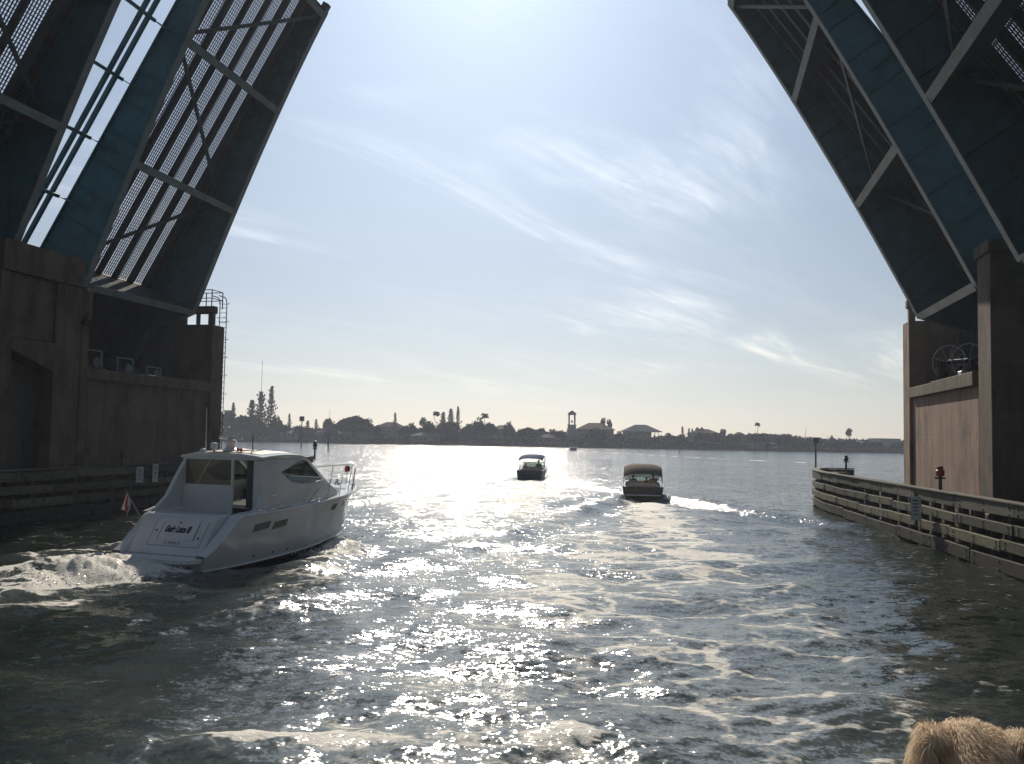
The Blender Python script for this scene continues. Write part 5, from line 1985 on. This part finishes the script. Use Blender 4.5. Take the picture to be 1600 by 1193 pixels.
def tree(kind, px, ytop, wpx, Y, label, group='trees on the far shore'):
    x, zt = shore_xz(px, ytop, Y)
    g0 = 1.0
    h = zt - g0
    w = wpx / 1414 * Y
    T = thing(KN[kind], label, 'tree', (x, Y, g0), rng.uniform(0, 6.28), group)
    c, t = PROTO[kind][tcount[0] % len(PROTO[kind])]
    tcount[0] += 1
    top = {'round': .86, 'bushy': .86, 'dome': .84, 'pine': 1.02, 'pom': 1.04, 'sabal': 1.0, 'coco': .98}[kind]
    wd = {'round': .92, 'bushy': .92, 'dome': .92, 'pine': .60, 'pom': .75, 'sabal': .33, 'coco': .5}[kind]
    for nm, me in (('trunk', t), ('crown', c)):
        o = obj(nm, me, T)
        if kind in ('sabal', 'coco'):
            k = w / wd
            o.scale = (k, k, h / top) if nm == 'crown' else (h * .7, h * .7, h / top)
            if nm == 'crown':
                o.scale = (k, k, k)
                o.location = (0, 0, h / top * .9 - .9 * k)
        else:
            o.scale = (w / wd, w / wd, h / top)
    return T


TREES = [
    # kind, px, ytop, width px, distance, label
    ('bushy', 352, 640, 40, 395, 'bushy dark tree right beside the left pier on the far shore'),
    ('pine', 364, 626, 13, 410, 'small pointed pine poking up over the bushy trees beside the left pier'),
    ('bushy', 378, 645, 34, 400, 'bushy tree between the left pier and the tall triple pines'),
    ('pine', 393, 622, 22, 396, 'left and lowest of the three tall pines on the far left shore'),
    ('pine', 407, 608, 26, 398, 'middle of the three tall pines, with the mast rising behind it'),
    ('pine', 423, 599, 17, 400, 'right and tallest slender pine of the three on the far left shore'),
    ('bushy', 398, 648, 40, 392, 'dark bushy tree at the foot of the three tall pines'),
    ('round', 433, 650, 26, 405, 'round tree just right of the three tall pines'),
    ('pine', 452, 644, 9, 420, 'small thin pine between the tall triple pines and the spiky trees'),
    ('round', 445, 662, 28, 394, 'low round tree beneath the small thin pine left of the spiky trees'),
    ('pine', 481, 655, 12, 425, 'spiky low pine, left one of the pair left of the wide domed tree'),
    ('pine', 494, 653, 10, 428, 'spiky low pine, right one of the pair left of the wide domed tree'),
    ('round', 470, 664, 30, 394, 'low round tree below the left spiky pine'),
    ('round', 515, 652, 24, 408, 'round tree with a thin mast above it, left of the wide domed tree'),
    ('dome', 553, 646, 66, 392, 'wide dark domed tree, the broadest crown on the far shore'),
    ('round', 520, 668, 26, 390, 'low dark tree at the left foot of the wide domed tree'),
    ('round', 590, 664, 30, 391, 'low dark tree at the right foot of the wide domed tree'),
    ('pine', 617, 642, 9, 418, 'lone slim pine right of the wide domed tree'),
    ('round', 632, 664, 24, 394, 'low round tree just right of the lone slim pine'),
    ('round', 644, 659, 24, 404, 'round tree midway between the lone slim pine and the tall palm'),
    ('pom', 661, 652, 10, 410, 'small tufted pine left of the palm and pine cluster'),
    ('bushy', 671, 657, 28, 396, 'bushy tree below the left edge of the palm and pine cluster'),
    ('sabal', 681, 638, 12, 402, 'round-headed palm at the left of the pine cluster'),
    ('pine', 692, 641, 16, 405, 'left pine of the dense cluster beside the round-headed palm'),
    ('pine', 704, 636, 15, 407, 'middle pine of the dense cluster beside the round-headed palm'),
    ('pine', 715, 632, 11, 409, 'right and tallest pine of the dense cluster beside the round-headed palm'),
    ('bushy', 702, 655, 42, 395, 'bushy dark tree under the dense pine cluster'),
    ('round', 730, 660, 26, 398, 'round tree just right of the dense pine cluster'),
    ('bushy', 748, 653, 26, 400, 'round crowned tree below the tall palm left of the blue-canopied boat'),
    ('sabal', 757, 641, 13, 396, 'tall round-headed palm left of the blue-canopied boat'),
    ('bushy', 764, 659, 34, 392, 'wide dark tree at the foot of the tall round-headed palm'),
    ('round', 796, 657, 20, 396, 'round tree standing proud above the roof right of the tall palm'),
    ('dome', 826, 665, 46, 394, 'broad low domed tree above the blue-canopied boat'),
    ('round', 845, 667, 26, 402, 'round tree at the right edge of the broad low dome'),
    ('round', 864, 669, 26, 396, 'low round tree left of the bell tower, the farther one'),
    ('round', 878, 671, 22, 391, 'low round tree at the left foot of the bell tower'),
    ('bushy', 932, 668, 40, 392, 'dark bushy tree in front of the large hip-roofed hall'),
    ('pom', 941, 653, 8, 415, 'left of the two tufted pines over the large hall'),
    ('pom', 952, 655, 8, 416, 'right of the two tufted pines over the large hall'),
    ('round', 966, 673, 20, 392, 'small round tree between the large hall and the open-balcony house'),
    ('round', 990, 682, 34, 388, 'low shrubby tree in front of the open-balcony house, left one'),
    ('round', 1020, 682, 30, 388, 'low shrubby tree in front of the open-balcony house, right one'),
    ('round', 1046, 675, 24, 398, 'round tree just right of the open-balcony house'),
    ('pine', 1066, 664, 7, 410, 'first slim pine from the left in the trio right of the open-balcony house'),
    ('pine', 1076, 667, 7, 412, 'second slim pine from the left in the trio right of the open-balcony house'),
    ('pine', 1081, 668, 7, 414, 'third slim pine from the left, next to the turreted house'),
    ('round', 1064, 677, 22, 396, 'low round tree under the slim pine trio'),
    ('bushy', 1098, 673, 34, 394, 'dark bushy tree in front of the turreted house, left one'),
    ('bushy', 1120, 676, 30, 394, 'dark bushy tree in front of the turreted house, right one'),
    ('pom', 1129, 670, 10, 402, 'tufted pine at the right edge of the turreted house'),
    ('round', 1142, 679, 26, 396, 'low round tree between the tufted pine and the feathery palm'),
    ('coco', 1155, 673, 14, 392, 'feathery palm left of the tall thin tufted tree'),
    ('dome', 1182, 676, 42, 396, 'domed dark tree below the tall thin tufted tree'),
    ('sabal', 1183, 656, 9, 400, 'tall thin tufted tree standing high over a domed tree'),
    ('dome', 1222, 677, 46, 394, 'broad domed tree right of the tall thin tufted tree'),
    ('round', 1246, 684, 24, 398, 'low round tree below the leaning mast'),
    ('round', 1266, 682, 26, 394, 'round tree behind the dark square channel board'),
    ('round', 1288, 686, 24, 398, 'low round tree just right of the dark square channel board'),
    ('pine', 1299, 678, 7, 405, 'small pine between the channel board and the right tufted pine'),
    ('bushy', 1308, 687, 30, 394, 'low bushy tree below the small pine near the right end of the shore'),
    ('pom', 1326, 669, 9, 402, 'tufted pine standing alone near the right end of the shore'),
    ('bushy', 1330, 685, 30, 396, 'bushy tree at the foot of the lone right tufted pine'),
    ('bushy', 1362, 688, 34, 396, 'bushy tree between the white house and the flat-topped building'),
    ('round', 1400, 690, 30, 398, 'low round tree next to the right pier on the far shore'),
]
for a in TREES:
    tree(*a)


def mast(label, px, ytop, Y, lean=0.0):
    x, zt = shore_xz(px, ytop, Y)
    T = thing('mast', label, 'mast', (x, Y, 1.0), 0, 'thin masts on the far shore')
    part('pole', MB().tube([(0, 0, 0), (lean, 0, zt - 1)], [.14, .09], 6), M['galv'], T)
    part('spreader', MB().tube([(lean * .6 - .6, 0, (zt - 1) * .6), (lean * .6 + .6, 0, (zt - 1) * .6)], .04, 5), M['galv'], T)


mast('tall thin mast rising behind the middle of the three tall pines', 407, 564, 412)
mast('short thin mast above the round tree left of the wide domed tree', 515, 639, 415)
mast('slightly leaning mast right of the broad domed tree on the right shore', 1256, 668, 405, .8)
mast('faint thin mast left of the small pine near the right end of the shore', 1293, 680, 408)


def house(label, px0, px1, ytop, Y, wall, roof, hwall=0.62, d=9.0, eave=0.7, balcony=False, flat=False, cat='house', nm='house'):
    xa, zt = shore_xz(px0, ytop, Y)
    xb, _ = shore_xz(px1, ytop, Y)
    w = xb - xa - 2 * eave
    h = zt - 1.0
    hw = h * (0.97 if flat else hwall)
    T = thing(nm, label, cat, ((xa + xb) / 2, Y, 1.0), 0, 'houses on the far shore')
    if balcony:
        part('wall', MB().box(-w / 2, w / 2 - w * .22, 0, d, 0, hw), M[wall], T)
        part('lower_wall', MB().box(w / 2 - w * .22 + .01, w / 2, 0, d, 0, hw * .5), M[wall], T)
        for yy in (0.2, d - .4):
            part('balcony_post', MB().box(w / 2 - .35, w / 2 - .1, yy, yy + .25, hw * .5 + .01, hw), M[wall], T)
        part('balcony_rail', MB().box(w / 2 - w * .2, w / 2, .05, .15, hw * .5 + .9, hw * .5 + 1.0), M[wall], T)
    else:
        part('wall', MB().box(-w / 2, w / 2, 0, d, 0, hw), M[wall], T)
    if flat:
        part('parapet', MB().box(-w / 2 - .2, w / 2 + .2, -.2, d + .2, hw + .01, h), M[wall], T)
    else:
        e = eave
        z0 = hw + .01
        hip = min(d / 2 + e, w * .33)
        mb = MB()
        mb.add([(-w / 2 - e, -e, z0), (w / 2 + e, -e, z0), (w / 2 + e, d + e, z0), (-w / 2 - e, d + e, z0),
                (-w / 2 - e, -e, z0 + .2), (w / 2 + e, -e, z0 + .2), (w / 2 + e, d + e, z0 + .2), (-w / 2 - e, d + e, z0 + .2),
                (-w / 2 + hip, d / 2, h), (w / 2 - hip, d / 2, h)],
               [(3, 2, 1, 0), (0, 1, 5, 4), (1, 2, 6, 5), (2, 3, 7, 6), (3, 0, 4, 7), (4, 5, 9, 8), (5, 6, 9), (6, 7, 8, 9), (7, 4, 8)])
        part('roof', mb, M[roof], T)
    n = max(2, int(w / 3.2))
    for fl in range(max(1, int(hw / 3.0))):
        for k in range(n):
            x = -w / 2 + w * (k + .5) / n
            if balcony and x > w / 2 - w * .3:
                continue
            z = 1.0 + 3.0 * fl
            wi = part('window', MB().box(x - .62, x + .62, -.05, .04, z - .06, z + 1.36), M['stucco_w'], T)
            part('pane', MB().box(x - .54, x + .54, -.065, -.052, z + .02, z + 1.28), M['winglass'], wi)
    return T


house('low pale house under the round tree right of the three tall pines', 436, 468, 671, 389, 'stucco', 'roof_gr')
house('low house with grey roof left of the wide domed tree', 494, 528, 668, 398, 'stucco', 'roof_gr')
house('long low house between the wide domed tree and the lone slim pine', 586, 632, 658, 415, 'stucco_t', 'roof_br', .72)
house('low house under the trees left of the round-headed palm', 640, 690, 674, 389, 'stucco_t', 'roof_gr')
house('pale gabled house right of the tall round-headed palm', 768, 800, 663, 405, 'stucco', 'roof_gr', .75)
house('low house behind the blue-canopied boat', 836, 880, 677, 389, 'stucco_t', 'roof_br')
house('large hip-roofed hall right beside the bell tower', 901, 961, 659, 405, 'stucco_t', 'roof_br', .68, 14)
house('broad hip-roofed house with an open corner balcony, the largest right of the hall', 972, 1034, 662, 396, 'stucco_t', 'roof_gr', .66, 10, 1.4, True)
house('house with two small roof turrets on the right shore', 1078, 1126, 669, 412, 'stucco', 'roof_br', .72)
house('low white house below the tall thin tufted tree', 1172, 1194, 688, 390, 'stucco_w', 'roof_gr', .62, 7)
house('low white boathouse below the broad domed tree on the right', 1204, 1216, 689, 389, 'stucco_w', 'roof_gr', .62, 6)
house('pale house beside the lone right tufted pine', 1332, 1350, 685, 400, 'stucco_w', 'roof_gr', .6)
house('flat-topped pale building next to the right pier', 1373, 1407, 684, 420, 'stucco', 'roof_gr', .9, 12, .2, False, True, 'building', 'apartment_building')
for i, px in enumerate((1091, 1098)):
    x, zt = shore_xz(px, 666.5, 414)
    T = thing('roof_turret', ('left' if i == 0 else 'right') + ' small pointed turret on the turreted house roof', 'turret', (x, 414, 1.0), 0, 'turrets of the turreted house')
    part('shaft', MB().box(-.8, .8, 2, 3.6, 0, zt - 2.2), M['stucco'], T)
    part('roof', MB().lathe([(1.3, 0), (1.2, .1), (.05, 1.3)], 8, (0, 2.8, zt - 2.19)), M['roof_br'], T)


def bell_tower():
    Y = 408
    x, zt = shore_xz(893.5, 640, Y)
    T = thing('bell_tower', 'slender pale bell tower with open arches at its top, tallest building on the far shore', 'tower', (x, Y, 1.0))
    h = zt - 1
    z1 = h * .56
    part('shaft', MB().box(-1.75, 1.75, 0, 3.5, 0, z1), M['stucco'], T)
    part('shoulder', MB().box(-2.3, 2.3, -.5, 4.0, 0, h * .40), M['stucco'], T)
    part('cornice', MB().box(-1.95, 1.95, -.2, 3.7, z1 + .01, z1 + .35), M['stucco'], T)
    z2 = h * .86
    for xx in (-1.55, 1.0):
        for yy in (.1, 2.7):
            part('pier', MB().box(xx, xx + .55, yy, yy + .6, z1 + .36, z2), M['stucco'], T)
    part('entablature', MB().box(-1.75, 1.75, 0, 3.5, z2 + .01, z2 + .7), M['stucco'], T)
    part('bell', MB().lathe([(.55, z1 + 1.2), (.4, z1 + 1.5), (.3, z1 + 2.2), (.05, z1 + 2.5)], 10, (0, 1.75, 0)), M['darkmetal'], T, True)
    mb = MB()
    mb.add([(-1.9, -.2, z2 + .72), (1.9, -.2, z2 + .72), (1.9, 3.7, z2 + .72), (-1.9, 3.7, z2 + .72), (0, 1.75, h)], [(3, 2, 1, 0), (0, 1, 4), (1, 2, 4), (2, 3, 4), (3, 0, 4)])
    part('roof', mb, M['roof_br'], T)
    for xx in (-2.2, 1.9):
        part('pinnacle', MB().lathe([(.25, h * .40 + .01), (.2, h * .40 + .8), (.02, h * .40 + 1.6)], 6, (xx + .15, -.2, 0)), M['stucco'], T)


bell_tower()


def woodland():
    r = np.random.RandomState(31)
    P, s = [], []
    for (Ya, Yb, n, hmin, hmax, sz) in ((440, 540, 30000, 2.6, 7.0, 1.5), (388.5, 400, 14000, 0.8, 3.0, .7)):
        x = r.uniform(-330, 330, n)
        y = r.uniform(Ya, Yb, n)
        top = hmin + (hmax - hmin) * (0.5 + 0.5 * np.clip(1.6 * fbm(x * .05, y * .01 + 3, 611 + int(Ya), 4), -1, 1))
        z = 1.0 + top * (1 - r.rand(n) ** 1.6)
        P.append(np.stack([x, y, z], 1))
        s.append(np.full(n, sz) * (.6 + .8 * r.rand(n)))
    v, f = cards(np.concatenate(P), np.concatenate(s), 77)
    me = bpy.data.meshes.new('woodland')
    me.from_pydata(v.tolist(), [], f)
    me.materials.append(M['leaf'])
    o = obj('woodland', me)
    o['kind'] = 'stuff'
    tag(o, 'low continuous woodland and undergrowth filling the far shore between the trees', 'woodland')


woodland()


# ------------------------------------------------------------------ dog on our own boat
def dog():
    org = Vector((1.0, 1.78, 2.86))
    T = thing('dog', 'cream shaggy dog looking out over the water, cut off by the bottom right corner', 'dog', org)
    w = lambda x, y, z: (x - org.x, y - org.y, z - org.z)
    fw = Vector((0.22, 0.975, 0)).normalized()
    rt = Vector((fw.y, -fw.x, 0))
    hd = Vector((0.945, 1.85, 3.552))

    def rel(f_, r_, z_):
        p = hd + fw * f_ + rt * r_
        return (p.x - org.x, p.y - org.y, z_ - org.z)
    vs = [rel(-.46, 0, 3.05), rel(-.36, 0, 3.17), rel(-.24, 0, 3.29), rel(-.11, 0, 3.44), rel(0, 0, 3.552), rel(.07, 0, 3.55), rel(.14, 0, 3.515), rel(.20, 0, 3.505)]
    rs = [.16, .155, .145, .105, .098, .09, .046, .034]
    ed = [(0, 1), (1, 2), (2, 3), (3, 4), (4, 5), (5, 6), (6, 7)]
    for sx in (-1, 1):
        a = len(vs)
        vs += [rel(-.20, .09 * sx, 3.20), rel(-.16, .10 * sx, 3.05), rel(-.16, .10 * sx, 2.92), rel(-.10, .10 * sx, 2.89)]
        rs += [.065, .045, .034, .036]
        ed += [(2, a), (a, a + 1), (a + 1, a + 2), (a + 2, a + 3)]
        b = len(vs)
        vs += [rel(-.44, .13 * sx, 3.02), rel(-.27, .16 * sx, 3.02), rel(-.38, .16 * sx, 2.92), rel(-.24, .16 * sx, 2.89)]
        rs += [.11, .06, .04, .036]
        ed += [(0, b), (b, b + 1), (b + 1, b + 2), (b + 2, b + 3)]
    t = len(vs)
    vs += [rel(-.62, 0, 2.98), rel(-.78, .03, 2.93)]
    rs += [.05, .03]
    ed += [(0, t), (t, t + 1)]
    me = skin_mesh(vs, rs, ed, 'body', 2, 1)
    coat = bpy.data.materials.new('cream_dog_coat')
    coat.use_nodes = True
    nt = coat.node_tree
    b = nt.nodes['Principled BSDF']
    tc = nt.nodes.new('ShaderNodeTexCoord')
    c = nmix(nt, nramp(nt, nnoise(nt, tc.outputs['Object'], 14, 4), .35, .65), (0.80, 0.67, 0.51), (0.68, 0.53, 0.37))
    nt.links.new(c, b.inputs['Base Color'])
    b.inputs['Roughness'].default_value = .65
    b.inputs['Specular IOR Level'].default_value = .3
    tl = nt.nodes.new('ShaderNodeBsdfTranslucent')
    nt.links.new(c, tl.inputs[0])
    mx = nt.nodes.new('ShaderNodeMixShader')
    mx.inputs[0].default_value = .3
    nt.links.new(b.outputs[0], mx.inputs[1])
    nt.links.new(tl.outputs[0], mx.inputs[2])
    nt.links.new(mx.outputs[0], nt.nodes['Material Output'].inputs[0])
    me.materials.append(coat)
    body = obj('body', me, T)
    # ears
    hc = Vector(rel(0.01, 0, 3.575))
    ears = []
    for sx in (-1, 1):
        r0 = hc + rt * sx * .078 + Vector((0, 0, .045))
        rings = []
        for k in range(8):
            t_ = k / 7
            cen = r0 + rt * sx * (.035 * math.sin(t_ * 2.2)) + Vector((0, 0, .015 * math.sin(t_ * 3) - .17 * t_))
            wd = .018 + .042 * math.sin(math.pi * min(1, .18 + .8 * t_))
            rings.append([cen + fw * wd * math.cos(a) + rt * sx * .012 * math.sin(a) for a in [6.283 * q / 8 for q in range(8)]])
        e = part('ear', MB().loft(rings, True, True), coat, T, True)
        ears.append(e)
        part('eye', MB().ball(hc + fw * .085 + rt * sx * .042 + Vector((0, 0, .005)), .012, 8, 6), M['black'], T, True)
    part('nose', MB().ball(rel(.235, 0, 3.51), .022, 8, 6), M['black'], T, True)
    # fur: tapered strands rooted all over the head, ears, neck and back
    r = np.random.RandomState(9)
    V_, F_ = [], []

    def strands(me_, n, lmin, lmax, zmin, comb):
        me_.calc_loop_triangles()
        co = np.array([v.co[:] for v in me_.vertices])
        no = np.array([v.normal[:] for v in me_.vertices])
        tri = np.array([t_.vertices[:] for t_ in me_.loop_triangles])
        cen = co[tri].mean(1)
        ar = np.linalg.norm(np.cross(co[tri[:, 1]] - co[tri[:, 0]], co[tri[:, 2]] - co[tri[:, 0]]), axis=1)
        ar = ar * (cen[:, 2] > zmin)
        pick = r.choice(len(tri), n, p=ar / ar.sum())
        bw = r.dirichlet((1, 1, 1), n)
        p = (co[tri[pick]] * bw[:, :, None]).sum(1)
        nn_ = (no[tri[pick]] * bw[:, :, None]).sum(1)
        for i in range(n):
            P0, N = Vector(p[i]), Vector(nn_[i]).normalized()
            clump = Vector((mnoise.noise(P0 * 26), mnoise.noise(P0 * 26 + Vector((9, 0, 0))), mnoise.noise(P0 * 26 + Vector((0, 9, 0)))))
            cb = Vector(comb) + clump * 1.1
            cb -= N * cb.dot(N)
            L = r.uniform(lmin, lmax)
            d0 = (N * .55 + cb * .8 + Vector(r.normal(size=3)) * .07).normalized()
            d1 = (N * .15 + cb * 1.0 + Vector((0, 0, -.45)) + Vector(r.normal(size=3)) * .10).normalized()
            s = d0.cross(Vector(r.normal(size=3))).normalized() * r.uniform(.0004, .0009)
            q1 = P0 + d0 * L * .45
            q2 = q1 + d1 * L * .55
            o = len(V_)
            V_.extend([P0 - s, P0 + s, q1 + s * .85, q1 - s * .85, q2])
            F_.extend([(o, o + 1, o + 2, o + 3), (o + 3, o + 2, o + 4)])
    strands(me, 30000, .014, .040, 0.44, (.25, -.75, -.5))
    for e in ears:
        strands(e.data, 6000, .02, .045, -9, (.0, -.1, -1.3))
    fm = bpy.data.meshes.new('fur')
    fm.from_pydata([tuple(v) for v in V_], [], F_)
    fm.materials.append(coat)
    fm.polygons.foreach_set('use_smooth', [True] * len(fm.polygons))
    fo = obj('fur', fm, T)
    fo['kind'] = 'stuff'
    # the deck it sits on
    dk = obj('boat_deck', MB().prism([(-.6, .2), (2.1, .2), (2.1, 1.75), (1.3, 2.2), (.4, 2.2), (-.6, 1.75)], 2.70, 2.855, 'Z').mesh('boat_deck', M['gel']))
    dk['kind'] = 'structure'


dog()

# ------------------------------------------------------------------ haze
HAZE_DENSITY = 0.0003
hz = obj('haze', MB().box(-980, 980, -980, 980, -4.0, 38.0).mesh('haze'))
hz['kind'] = 'stuff'
hm = bpy.data.materials.new('haze')
hm.use_nodes = True
nt = hm.node_tree
nt.nodes.clear()
ho = nt.nodes.new('ShaderNodeOutputMaterial')
hv = nt.nodes.new('ShaderNodeVolumePrincipled')
hv.inputs['Color'].default_value = (0.74, 0.82, 1.0, 1)
hv.inputs['Density'].default_value = HAZE_DENSITY
hv.inputs['Anisotropy'].default_value = 0.35
nt.links.new(hv.outputs[0], ho.inputs['Volume'])
hz.data.materials.append(hm)
